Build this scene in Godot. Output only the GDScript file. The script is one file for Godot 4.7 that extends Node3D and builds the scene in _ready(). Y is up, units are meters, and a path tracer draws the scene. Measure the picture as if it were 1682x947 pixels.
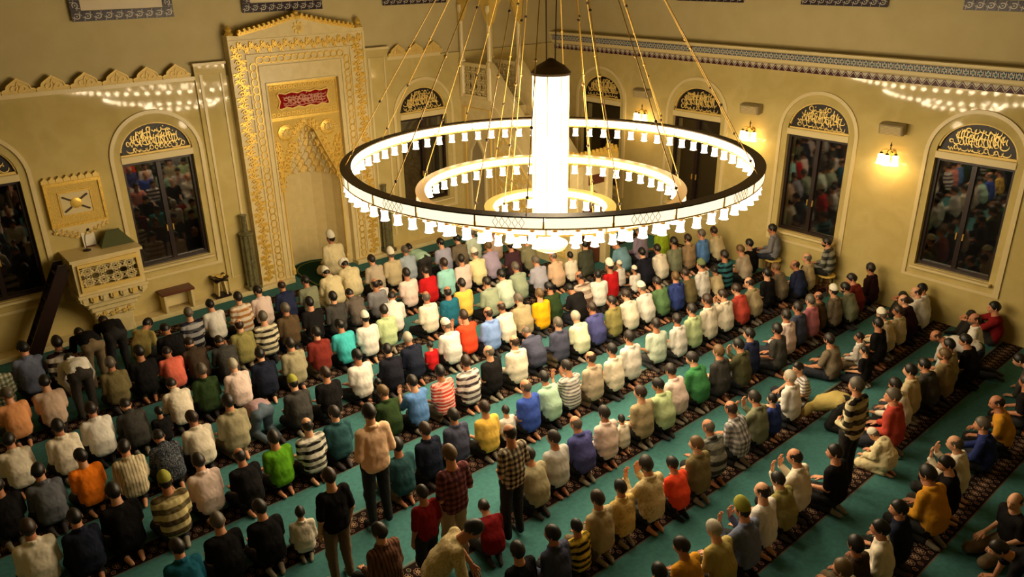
extends Node3D
# A mosque prayer hall at night: marble and gilt walls, a ringed chandelier, rows of worshippers.
# Axes: x runs along the mihrab wall (right wall near x = 0), z runs from the mihrab wall (z = 0) into the hall.

class Mb:
	var v := PackedVector3Array()
	var n := PackedVector3Array()
	var t := PackedVector2Array()
	var c := PackedColorArray()
	var ix := PackedInt32Array()
	func quad(a: Vector3, b: Vector3, cc: Vector3, d: Vector3, u := Rect2(0, 0, 1, 1)) -> void:   # counter-clockwise seen from the front
		var nn := (b - a).cross(d - a)
		if nn.length_squared() < 1e-14: nn = (cc - b).cross(d - b)
		nn = nn.normalized()
		var k := v.size()
		v.append_array([a, b, cc, d]); n.append_array([nn, nn, nn, nn])
		t.append_array([u.position + Vector2(0, u.size.y), u.end, u.position + Vector2(u.size.x, 0), u.position])
		for q in 4: c.append(Color.WHITE)
		ix.append_array([k, k + 2, k + 1, k, k + 3, k + 2])
	func tri(a: Vector3, b: Vector3, cc: Vector3) -> void:
		var nn := (b - a).cross(cc - a).normalized()
		var k := v.size()
		v.append_array([a, b, cc]); n.append_array([nn, nn, nn])
		for q in [a, b, cc]:
			t.append(Vector2(q.x, -q.y)); c.append(Color.WHITE)
		ix.append_array([k, k + 2, k + 1])
	func box(at: Vector3, s: Vector3, xf := Transform3D.IDENTITY) -> void:
		var h := s * .5
		var p: Array[Vector3] = []
		for z in [-1, 1]:
			for y in [-1, 1]:
				for x in [-1, 1]:
					p.append(xf * (at + Vector3(h.x * x, h.y * y, h.z * z)))
		quad(p[4], p[5], p[7], p[6]); quad(p[1], p[0], p[2], p[3])
		quad(p[5], p[1], p[3], p[7]); quad(p[0], p[4], p[6], p[2])
		quad(p[6], p[7], p[3], p[2]); quad(p[0], p[1], p[5], p[4])
	func slab(at: Vector3, s: Vector3, ch: float, xf := Transform3D.IDENTITY) -> void:   # a box whose front (+z) edges are chamfered
		var h := s * .5
		var b := [Vector2(-h.x, -h.y), Vector2(h.x, -h.y), Vector2(h.x, h.y), Vector2(-h.x, h.y)]
		var f := [Vector2(-h.x + ch, -h.y + ch), Vector2(h.x - ch, -h.y + ch), Vector2(h.x - ch, h.y - ch), Vector2(-h.x + ch, h.y - ch)]
		var pb: Array[Vector3] = []; var pm: Array[Vector3] = []; var pf: Array[Vector3] = []
		for q in 4:
			pb.append(xf * (at + Vector3(b[q].x, b[q].y, -h.z))); pm.append(xf * (at + Vector3(b[q].x, b[q].y, h.z - ch))); pf.append(xf * (at + Vector3(f[q].x, f[q].y, h.z)))
		quad(pf[0], pf[1], pf[2], pf[3]); quad(pb[1], pb[0], pb[3], pb[2])
		for q in 4:
			var r := (q + 1) % 4
			quad(pb[q], pb[r], pm[r], pm[q]); quad(pm[q], pm[r], pf[r], pf[q])
	func prism(poly: PackedVector2Array, z0: float, z1: float, xf := Transform3D.IDENTITY) -> void:
		if Geometry2D.is_polygon_clockwise(poly): poly = poly.duplicate(); poly.reverse()
		var tr := Geometry2D.triangulate_polygon(poly)
		for q in range(0, tr.size(), 3):
			var a := poly[tr[q]]; var b := poly[tr[q + 1]]; var e := poly[tr[q + 2]]
			if (b - a).cross(e - a) < 0: var s := b; b = e; e = s
			tri(xf * Vector3(a.x, a.y, z1), xf * Vector3(b.x, b.y, z1), xf * Vector3(e.x, e.y, z1))
			tri(xf * Vector3(a.x, a.y, z0), xf * Vector3(e.x, e.y, z0), xf * Vector3(b.x, b.y, z0))
		for q in poly.size():
			var a := poly[q]; var b := poly[(q + 1) % poly.size()]
			quad(xf * Vector3(a.x, a.y, z0), xf * Vector3(b.x, b.y, z0), xf * Vector3(b.x, b.y, z1), xf * Vector3(a.x, a.y, z1))
	func rail(p: PackedVector2Array, w: float, z0: float, z1: float, closed := false, xf := Transform3D.IDENTITY, taper := false) -> void:   # a strip of width w along a plane path
		var m := p.size()
		var lo: Array[Vector2] = []; var hi: Array[Vector2] = []
		for q in m:
			var a := p[(q - 1 + m) % m] if (closed or q > 0) else p[q]
			var b := p[(q + 1) % m] if (closed or q < m - 1) else p[q]
			var d := (b - a).normalized(); var o := Vector2(-d.y, d.x)
			var ww := w * .5
			if closed or (q > 0 and q < m - 1):
				var d1 := (p[q] - a).normalized()
				ww /= maxf(absf(o.dot(Vector2(-d1.y, d1.x))), .5)
			if taper: ww *= .25 + .75 * sin(PI * clampf((q + .35) / (m - .3), 0, 1))
			lo.append(p[q] - o * ww); hi.append(p[q] + o * ww)
		for q in (m if closed else m - 1):
			var r := (q + 1) % m
			var A := xf * Vector3(lo[q].x, lo[q].y, z1); var B := xf * Vector3(lo[r].x, lo[r].y, z1); var C := xf * Vector3(hi[r].x, hi[r].y, z1); var D := xf * Vector3(hi[q].x, hi[q].y, z1)
			var a0 := xf * Vector3(lo[q].x, lo[q].y, z0); var b0 := xf * Vector3(lo[r].x, lo[r].y, z0); var c0 := xf * Vector3(hi[r].x, hi[r].y, z0); var d0 := xf * Vector3(hi[q].x, hi[q].y, z0)
			quad(A, B, C, D); quad(a0, b0, B, A); quad(c0, d0, D, C)
	func lathe(p: PackedVector2Array, seg: int, xf := Transform3D.IDENTITY, a0 := 0.0, a1 := TAU) -> void:   # profile of (radius, height), bottom to top
		for q in p.size() - 1:
			var d := (p[q + 1] - p[q])
			if d.length_squared() < 1e-12: continue
			var nr := Vector2(d.y, -d.x).normalized()
			var k := v.size()
			for s in seg + 1:
				var an := a0 + (a1 - a0) * s / seg
				var cs := cos(an); var sn := sin(an)
				for e in 2:
					v.append(xf * Vector3(p[q + e].x * cs, p[q + e].y, -p[q + e].x * sn))
					n.append((xf.basis * Vector3(nr.x * cs, nr.y, -nr.x * sn)).normalized())
					t.append(Vector2(float(s) / seg, 1.0 - float(q + e) / (p.size() - 1))); c.append(Color.WHITE)
			for s in seg:
				var i := k + s * 2
				ix.append_array([i, i + 3, i + 2, i, i + 1, i + 3])
	func tube(p: PackedVector3Array, r: float, seg := 6, r1 := -1.0) -> void:
		if r1 < 0: r1 = r
		var m := p.size()
		var k := v.size()
		for q in m:
			var d := (p[mini(q + 1, m - 1)] - p[maxi(q - 1, 0)]).normalized()
			var sx := d.cross(Vector3.UP if absf(d.y) < .9 else Vector3.RIGHT).normalized()
			var sy := sx.cross(d)
			var rr := lerpf(r, r1, float(q) / maxi(m - 1, 1))
			for s in seg + 1:
				var an := TAU * s / seg
				var o := sx * cos(an) + sy * sin(an)
				v.append(p[q] + o * rr); n.append(o); t.append(Vector2(float(s) / seg, q)); c.append(Color.WHITE)
		for q in m - 1:
			for s in seg:
				var i := k + q * (seg + 1) + s
				var j := i + seg + 1
				ix.append_array([i, i + 1, j + 1, i, j + 1, j])
	func add(o: Mb, xf := Transform3D.IDENTITY) -> void:
		var k := v.size()
		var flip := xf.basis.determinant() < 0
		for q in o.v.size():
			v.append(xf * o.v[q]); n.append((xf.basis * o.n[q]).normalized())
		t.append_array(o.t); c.append_array(o.c)
		for q in range(0, o.ix.size(), 3):
			if flip: ix.append_array([k + o.ix[q], k + o.ix[q + 2], k + o.ix[q + 1]])
			else: ix.append_array([k + o.ix[q], k + o.ix[q + 1], k + o.ix[q + 2]])
	func mesh() -> ArrayMesh:
		var a := []; a.resize(Mesh.ARRAY_MAX)
		a[Mesh.ARRAY_VERTEX] = v; a[Mesh.ARRAY_NORMAL] = n; a[Mesh.ARRAY_TEX_UV] = t; a[Mesh.ARRAY_COLOR] = c; a[Mesh.ARRAY_INDEX] = ix
		var m := ArrayMesh.new(); m.add_surface_from_arrays(Mesh.PRIMITIVE_TRIANGLES, a); return m

var taken := {}
var M := {}
const LAMP := 1.6          # energy of a chandelier lamp
const SCONCE := .22        # energy of a wall lamp shade
const CAM := Vector3(-15.477, 6.645, 16.037)

func numbered(called: String) -> String:
	if not taken.has(called): taken[called] = 0; return called
	taken[called] += 1
	return "%s_%03d" % [called, taken[called]]
func thing(called: String, label: String, category: String, at := Vector3.ZERO, turn := 0.0, group := "") -> Node3D:
	var o := Node3D.new(); o.name = numbered(called); add_child(o, true); o.position = at; o.rotation.y = turn
	o.set_meta("label", label); o.set_meta("category", category)
	if group: o.set_meta("group", group)
	return o
func place(called: String, kind: String, xf := Transform3D.IDENTITY, label := "") -> Node3D:
	var o := Node3D.new(); o.name = numbered(called); add_child(o, true); o.transform = xf; o.set_meta("kind", kind)
	if label: o.set_meta("label", label)
	return o
func part(parent: Node, called: String, m: Mesh, mat: Material, xf := Transform3D.IDENTITY, label := "") -> MeshInstance3D:
	var o := MeshInstance3D.new(); o.name = called; o.mesh = m; o.material_override = mat; parent.add_child(o, true); o.transform = xf
	if label: o.set_meta("label", label)
	return o
func at(x: float, y: float, z: float, ry := 0.0) -> Transform3D:
	return Transform3D(Basis(Vector3.UP, ry), Vector3(x, y, z))
func mat(col: Color, rough := .6, metal := 0.0, spec := .5) -> StandardMaterial3D:
	var m := StandardMaterial3D.new(); m.albedo_color = col; m.roughness = rough; m.metallic = metal; m.metallic_specular = spec; return m
func glow(col: Color, energy: float) -> StandardMaterial3D:
	var m := mat(col, .4); m.emission_enabled = true; m.emission = col; m.emission_energy_multiplier = energy; return m
func pv(a: Array) -> PackedVector2Array: return PackedVector2Array(a)
func ellipse(cx: float, cy: float, a: float, b: float, t0: float, t1: float, k: int) -> PackedVector2Array:
	var p := PackedVector2Array()
	for q in k + 1:
		var an := lerpf(t0, t1, float(q) / k)
		p.append(Vector2(cx + a * cos(an), cy + b * sin(an)))
	return p
func lamp(parent: Node, p: Vector3, col: Color, e: float, size := .05) -> void:
	var l := OmniLight3D.new(); l.name = "light"; l.light_color = col; l.light_energy = e; l.omni_range = 60; l.omni_attenuation = 2; l.light_size = size; l.shadow_enabled = true; parent.add_child(l, true); l.position = p

func _ready() -> void:
	var cam := Camera3D.new(); cam.name = "camera"; add_child(cam)
	cam.fov = 40.4624; cam.near = .1; cam.far = 100; cam.current = true
	cam.position = CAM
	var yaw := .70963; var pit := .39660; var rol := -.01395
	var fw := Vector3(sin(yaw) * cos(pit), -sin(pit), -cos(yaw) * cos(pit)); var rt := Vector3(cos(yaw), 0, sin(yaw)); var up := rt.cross(fw)
	cam.basis = Basis(rt * cos(rol) + up * sin(rol), up * cos(rol) - rt * sin(rol), -fw)
	var we := WorldEnvironment.new(); we.name = "environment"; add_child(we)
	var env := Environment.new(); we.environment = env
	env.background_mode = Environment.BG_COLOR; env.background_color = Color(.012, .013, .018)
	env.ambient_light_source = Environment.AMBIENT_SOURCE_DISABLED
	env.tonemap_mode = Environment.TONE_MAPPER_LINEAR; env.tonemap_exposure = .445
	env.sdfgi_enabled = true; env.ssao_enabled = true; env.ssil_enabled = true
	materials()
	print("shell ", Time.get_ticks_msec()); shell()
	print("chandelier ", Time.get_ticks_msec()); chandelier()
	print("mihrab ", Time.get_ticks_msec()); mihrab()
	minbar(); kursi(); furniture(); wall_lights()
	print("people ", Time.get_ticks_msec()); people()
	print("done ", Time.get_ticks_msec())

func noise_tex(freq: float, seed_: int, ramp: Array, normal := false, strength := 2.0, size := 512) -> NoiseTexture2D:
	var f := FastNoiseLite.new(); f.seed = seed_; f.frequency = freq; f.fractal_octaves = 4; f.noise_type = FastNoiseLite.TYPE_SIMPLEX_SMOOTH
	var x := NoiseTexture2D.new(); x.noise = f; x.width = size; x.height = size; x.seamless = true; x.generate_mipmaps = false
	if normal: x.as_normal_map = true; x.bump_strength = strength
	elif ramp.size():
		var g := Gradient.new(); var o := PackedFloat32Array(); var cs := PackedColorArray()
		for q in ramp.size(): o.append(float(q) / (ramp.size() - 1)); cs.append(ramp[q])
		g.offsets = o; g.colors = cs; x.color_ramp = g
	return x
func triplanar(m: StandardMaterial3D, scale_: float, world := true) -> StandardMaterial3D:
	m.uv1_triplanar = true; m.uv1_world_triplanar = world; m.uv1_scale = Vector3.ONE * scale_; return m

func materials() -> void:
	var marble := mat(Color(.80, .73, .485), .05, 0, .34)
	marble.albedo_texture = noise_tex(.006, 3, [Color(.93, .92, .88), Color(1, 1, 1), Color(.96, .95, .92), Color(1, 1, .98)])
	M.marble = triplanar(marble, .3)
	var plaster := mat(Color(.765, .71, .52), .75)
	plaster.albedo_texture = noise_tex(.01, 8, [Color(.96, .95, .93), Color(1, 1, 1)])
	M.plaster = triplanar(plaster, .3)
	var stone := mat(Color(.88, .81, .60), .3)
	stone.albedo_texture = marble.albedo_texture
	M.stone = triplanar(stone, .6)
	M.trim = mat(Color(.87, .80, .59), .35)
	var gold := mat(Color(.95, .80, .38), .36, .4)
	gold.albedo_texture = noise_tex(.02, 5, [Color(.80, .78, .7), Color(1, 1, 1), Color(.92, .9, .85)])
	M.gold = triplanar(gold, 1.5)
	M.crest = mat(Color(.85, .74, .45), .55, .1)
	M.goldpaint = mat(Color(.90, .78, .44), .5, .15)
	M.goldflat = triplanar(mat(Color(.91, .78, .40), .5, .12), 2.0)
	(M.goldflat as StandardMaterial3D).albedo_texture = noise_tex(.05, 12, [Color(.78, .74, .6), Color(1, 1, 1), Color(.85, .8, .7)])
	M.letter = mat(Color(.97, .85, .50), .4, .25)
	(M.goldflat as StandardMaterial3D).normal_enabled = true; (M.goldflat as StandardMaterial3D).normal_texture = noise_tex(.035, 14, [], true, 9.0)
	M.brass = mat(Color(.80, .64, .30), .38, .35)
	M.darkbrass = mat(Color(.27, .20, .11), .5, .2)
	var wood := mat(Color(.15, .07, .045), .4)
	wood.albedo_texture = noise_tex(.03, 21, [Color(.7, .65, .6), Color(1, 1, 1)])
	M.wood = triplanar(wood, 2.0)
	M.frame = mat(Color(.12, .055, .045), .4)
	M.board = mat(Color(.36, .17, .10), .45)
	M.night = mat(Color(.06, .03, .05), .5)
	var pane := mat(Color(.05, .05, .05, .05), .02, 0, 1.0); pane.transparency = BaseMaterial3D.TRANSPARENCY_ALPHA
	M.pane = pane
	M.outside = mat(Color(.03, .03, .035), .9)
	M.red = mat(Color(.56, .07, .08), .7, 0, .2)
	var green := mat(Color(.46, .44, .30), .3)
	green.albedo_texture = noise_tex(.012, 33, [Color(.6, .6, .58), Color(1, 1, 1), Color(.75, .74, .7)])
	M.greenstone = triplanar(green, 1.2)
	M.plasticgrey = mat(Color(.62, .56, .42), .5)
	M.black = mat(Color(.03, .03, .03), .5)
	M.paper = mat(Color(.9, .88, .8), .7)
	M.greencloth = mat(Color(.30, .32, .18), .85)
	M.glass = glow(Color(1, .96, .86), 7.0)
	M.panel = glow(Color(1, .95, .80), 2.9)
	M.column = glow(Color(1, .97, .88), 4.5)
	M.dish = glow(Color(1, .93, .66), .8)
	M.sconce = glow(Color(1, .84, .55), 14.0)
	M.whitetile = mat(Color(.86, .80, .68), .25)

# ---------------------------------------------------------------- the hall
const YS := 1.04
const YH := 3.16
const YT := 3.29
const HW := .68
const AB := .58
var WF := Transform3D(Basis.IDENTITY, Vector3(0, 0, .1))
var WR := Transform3D(Basis(Vector3(0, 0, 1), Vector3.UP, Vector3(-1, 0, 0)), Vector3(-.1, 0, 0))
const QW := [-13.913, -10.842, -4.542]
const RW := [1.815, 4.871, 7.927, 10.983]

func carpet_image() -> ImageTexture:
	var s := 768
	var im := Image.create(s, s, false, Image.FORMAT_RGB8)
	var f := FastNoiseLite.new(); f.seed = 4; f.frequency = .02
	var f2 := FastNoiseLite.new(); f2.seed = 9; f2.frequency = .35
	var teal := Color(.25, .44, .44); var dark := Color(.10, .065, .06); var bone := Color(.60, .52, .42); var rose := Color(.42, .20, .17); var leaf := Color(.22, .27, .2)
	for y in s:
		var b := float(y) / s          # 0 = just behind the band of the row before, 1 = hind edge of the band
		for x in s:
			var a := float(x) / s
			var col := teal
			if b > .715:
				var w := (b - .715) / .285
				if w < .05 or w > .95: col = bone.lerp(dark, .45)
				elif w < .09 or w > .91: col = dark
				else:
					col = dark
					var uu := fposmod(a * 9.0, 1.0) - .5; var vv := (w - .5) * 2.0
					var r := Vector2(uu, vv).length(); var th := atan2(vv, uu)
					var pet := .19 + .07 * cos(th * 6.0)
					if r < .07: col = rose
					elif r < pet: col = bone
					elif absf(r - .34 - .03 * sin(th * 8.0)) < .03: col = bone.lerp(rose, .35)
					var u2 := fposmod(a * 9.0 + .5, 1.0) - .5
					for sv in [-1.0, 1.0]:
						var q := Vector2(u2, vv - sv * .55); var rr := q.length(); var t2 := atan2(q.y, q.x)
						if rr < .08 + .04 * cos(t2 * 5.0): col = rose if sv > 0 else leaf
						elif absf(rr - .17) < .018: col = bone
			elif absf(b - .70) < .006: col = bone.lerp(teal, .55)
			var g := 1.0 + .10 * f.get_noise_2d(x, y) + .16 * f2.get_noise_2d(x, y)
			im.set_pixel(x, y, Color(col.r * g, col.g * g, col.b * g))
	return ImageTexture.create_from_image(im)

func tile_image(kind: int) -> ImageTexture:
	var s := 96
	var im := Image.create(s, s, false, Image.FORMAT_RGB8)
	var white := Color(.80, .76, .68); var blue := Color(.10, .16, .34); var teal := Color(.16, .44, .46); var plum := Color(.27, .11, .15)
	for y in s:
		for x in s:
			var u := (x + .5) / s - .5; var w := (y + .5) / s - .5
			var col := white
			var r := Vector2(u, w * 1.1).length(); var th := atan2(w, u)
			if kind == 0:      # blue palmette tile
				if absf(u) > .44 or absf(w) > .46: col = blue
				elif r < .10: col = blue
				elif r < .22 + .10 * cos(th * 4.0): col = teal
				elif absf(fposmod(u * 2.0 + .5, 1.0) - .5) + absf(w) > .62: col = blue.lerp(teal, .4)
			elif kind == 1:    # plum zigzag tile
				var zz := absf(u) * 1.6 - .4
				if w > zz + .12: col = plum
				elif w > zz - .02: col = white
				elif w > zz - .22: col = plum.lerp(blue, .25)
				if absf(w) > .47: col = plum
				if r < .10: col = plum
			else:              # scroll border on a dark ground
				col = Color(.13, .075, .17)
				if absf(r - .27) < .045 and th > -2.4: col = white
				elif r < .09: col = white.lerp(teal, .3)
				elif absf(Vector2(u - .5, w + .3).length() - .22) < .04 or absf(Vector2(u + .5, w - .3).length() - .22) < .04: col = white.lerp(blue, .25)
				if absf(w) > .45: col = Color(.09, .05, .12)
			im.set_pixel(x, y, col)
	return ImageTexture.create_from_image(im)

func wall(node: Node3D, x0: float, x1: float, top: float, wins: Array, niche := Vector3.ZERO) -> void:
	var b := Mb.new()
	var cuts := []
	for c in wins: cuts.append([c - HW, c + HW, c])
	if niche.y > 0: cuts.append([niche.x - niche.y, niche.x + niche.y, null])
	cuts.sort_custom(func(p, q): return p[0] < q[0])
	var x := x0
	for k in cuts:
		b.prism(pv([Vector2(x, 0), Vector2(k[0], 0), Vector2(k[0], top), Vector2(x, top)]), -.4, 0)
		if k[2] == null:
			b.prism(pv([Vector2(k[0], niche.z), Vector2(k[1], niche.z), Vector2(k[1], top), Vector2(k[0], top)]), -.4, 0)
		else:
			b.prism(pv([Vector2(k[0], 0), Vector2(k[1], 0), Vector2(k[1], YS), Vector2(k[0], YS)]), -.4, 0)
			b.prism(pv([Vector2(k[0], YH), Vector2(k[1], YH), Vector2(k[1], YT), Vector2(k[0], YT)]), -.4, 0)
			var p := ellipse(k[2], YT, HW, AB, PI, 0, 20)
			p.append(Vector2(k[1], top)); p.append(Vector2(k[0], top))
			b.prism(p, -.4, 0)
		x = k[1]
	b.prism(pv([Vector2(x, 0), Vector2(x1, 0), Vector2(x1, top), Vector2(x, top)]), -.4, 0)
	part(node, "marble_facing", b.mesh(), M.marble)

func calligraphy(seed_: int, half: float, high: float, arch: bool, wid := .019) -> Mb:   # gilt lettering in the manner of an arched inscription
	var b := Mb.new()
	var r := RandomNumberGenerator.new(); r.seed = seed_
	var lim := func(x: float) -> float: return high * (sqrt(maxf(0.0, 1.0 - pow(x / (half * 1.04), 2))) if arch else 1.0)
	var rows := 4
	for row in rows:
		var y := high * (.07 + .215 * row)
		var x := -half * .90
		while x < half * .86:
			var w := r.randf_range(.07, .14) * maxf(1.0, wid / .024)
			if y + .05 < lim.call(x) and y + .05 < lim.call(x + w):
				var kind := r.randi() % 5
				var d := high * r.randf_range(.09, .15)
				var p := PackedVector2Array()
				if kind <= 1: p = ellipse(x + w * .5, y + d * .6, w * .55, d, PI * 1.0, PI * 2.05, 9)
				elif kind == 2:
					for q in 9: p.append(Vector2(x + w * q / 8.0, y + d * .35 * sin(q * 1.5)))
				elif kind == 3: p = ellipse(x + w * .45, y + d * .5, w * .33, d * .6, -.6, TAU - .5, 12)
				else: p = pv([Vector2(x, y + d), Vector2(x + w * .25, y + d * .2), Vector2(x + w * .6, y), Vector2(x + w, y + d * .15), Vector2(x + w * 1.1, y + d * .7)])
				b.rail(p, wid, 0, .014 + .004 * row, false, Transform3D.IDENTITY, true)
				if r.randf() < .55:
					var q := Vector2(x + w * .5, y - .022 if r.randf() < .5 else y + d + .02)
					if q.y > .01 and q.y < lim.call(q.x) - .02:
						b.prism(pv([q + Vector2(-.014, 0), q + Vector2(0, -.014), q + Vector2(.014, 0), q + Vector2(0, .014)]), 0, .014)
			x += w * r.randf_range(.75, 1.0)
	for k in 20:                                                     # tall uprights
		var x := lerpf(-half * .72, half * .78, (k + r.randf() * .7) / 20.0)
		var y0 := high * r.randf_range(.12, .42)
		var y1 := minf(lim.call(x) - .05, y0 + high * r.randf_range(.3, .5))
		if y1 > y0 + .08:
			b.rail(pv([Vector2(x + .012, y1), Vector2(x, lerpf(y0, y1, .8)), Vector2(x - .004, lerpf(y0, y1, .3)), Vector2(x + .02, y0)]), wid * .9, 0, .02)
	return b

func window(n: int, wall_xf: Transform3D, c: float, seed_: int) -> void:
	var o := place("window_%d" % n, "structure", wall_xf * Transform3D(Basis.IDENTITY, Vector3(c, 0, 0)), "night-dark casement window under a gilt inscribed lunette")
	var b := Mb.new()
	for s in [-1, 1]: b.box(Vector3(s * (HW - .03), (YS + YH) / 2, -.13), Vector3(.06, YH - YS, .07))
	b.box(Vector3(0, YS + .035, -.13), Vector3(HW * 2 - .12, .07, .07)); b.box(Vector3(0, YH - .03, -.13), Vector3(HW * 2 - .12, .06, .07))
	part(o, "frame", b.mesh(), M.frame)
	b = Mb.new(); b.box(Vector3(0, (YS + YH) / 2, -.12), Vector3(.085, YH - YS - .13, .06)); part(o, "mullion", b.mesh(), M.frame)
	for s in [-1, 1]:
		b = Mb.new()
		var x: float = s * (HW + .01) / 2
		b.box(Vector3(x, (YS + YH) / 2, -.14), Vector3(HW - .1, YH - YS - .14, .008))
		part(o, "pane", b.mesh(), M.pane)
		part(o, "outer_pane", b.mesh(), M.pane, at(0, 0, -.03))
		b = Mb.new(); b.box(Vector3(s * .06, 1.75, -.075), Vector3(.02, .13, .03)); part(o, "handle", b.mesh(), M.brass)
	b = Mb.new(); b.slab(Vector3(0, YS - .035, -.02), Vector3(HW * 2 + .10, .05, .26), .012); part(o, "sill", b.mesh(), M.trim)
	b = Mb.new(); b.prism(ellipse(0, YT + .01, HW - .01, AB - .01, PI, 0, 20), -.16, -.08); part(o, "lunette", b.mesh(), M.night)
	var p := ellipse(0, YT + .015, HW - .02, AB - .02, PI, 0, 24)
	b = Mb.new(); b.rail(p, .03, -.08, -.03, true); part(o, "lunette_border", b.mesh(), M.goldpaint)
	part(o, "lettering", calligraphy(seed_, HW - .10, AB - .05, true).mesh(), M.letter, at(0, YT + .035, -.08))
	p = ellipse(0, YT - .05, .845, .84, 0, PI, 24)
	var q := PackedVector2Array([Vector2(.845, YS - .22)]); q.append_array(p); q.append(Vector2(-.845, YS - .22))
	b = Mb.new(); b.rail(q, .07, -.005, .035, true); part(o, "architrave", b.mesh(), M.trim)
	b = Mb.new(); b.box(Vector3(0, (YH + YT) / 2, .006), Vector3(HW * 2, YT - YH - .01, .03)); part(o, "transom", b.mesh(), M.trim)
	b = Mb.new(); b.box(Vector3(0, 2.5, -.62), Vector3(1.9, 3.6, .03)); part(o, "night_backing", b.mesh(), M.outside)  # dark sheet added behind the panes, standing in for the night outside

func wall_panel(wall_xf: Transform3D, c: float, label: String, seed_: int) -> void:
	var y0 := 5.75; var w := 1.76; var h := 1.7
	var o := thing("wall_panel", label, "wall panel", Vector3.ZERO, 0, "framed tile panels high on the walls")
	o.transform = wall_xf * Transform3D(Basis.IDENTITY, Vector3(c, y0, -.03))
	var b := Mb.new(); b.box(Vector3(0, h / 2, .01), Vector3(w - .02, h - .02, .02)); part(o, "field", b.mesh(), M.whitetile)
	var tm: StandardMaterial3D = M.tile2
	var tl := Mb.new(); tl.box(Vector3(0, 0, .025), Vector3(.172, .172, .03))
	var ms := tl.mesh()
	for k in 10: part(o, "border_tile", ms, tm, at(-w / 2 + .09 + k * (w - .18) / 9, .09, 0))
	for s in [-1, 1]:
		for k in 8: part(o, "border_tile", ms, tm, Transform3D(Basis(Vector3.BACK, PI / 2), Vector3(s * (w / 2 - .09), .27 + k * .18, 0)))
	for k in 10: part(o, "border_tile", ms, tm, at(-w / 2 + .09 + k * (w - .18) / 9, h - .09, 0))
	part(o, "lettering", calligraphy(seed_, w / 2 - .32, h - .72, false, .05).mesh(), M.gold, at(0, .36, .02))

func leaf_unit(high: float, wide: float) -> Mb:      # one repeat of gilt foliage: a stem with two curls and leaves
	var b := Mb.new()
	var st := PackedVector2Array()
	for q in 13: st.append(Vector2(wide * .22 * sin(TAU * q / 12.0), high * (q / 12.0 - .5)))
	b.rail(st, .028, 0, .025)
	for s in [-1.0, 1.0]:
		var cur := PackedVector2Array()
		for q in 14:
			var an := q * .52; var rr := wide * .27 * (1.0 - q / 17.0)
			cur.append(Vector2(s * (wide * .08 + rr * cos(an) * .8), s * high * .23 + rr * sin(an) * .95))
		b.rail(cur, .03, 0, .035, false, Transform3D.IDENTITY, true)
		for k in 4:
			var c := Vector2(s * wide * (.16 + .09 * k), -s * high * (.12 + .09 * (k % 3))); var d := Vector2(s, .9 - k * .5).normalized()
			var e := Vector2(-d.y, d.x)
			b.prism(pv([c - d * .045, c - e * .026, c + d * .05, c + e * .026]), 0, .03)
	return b

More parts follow.
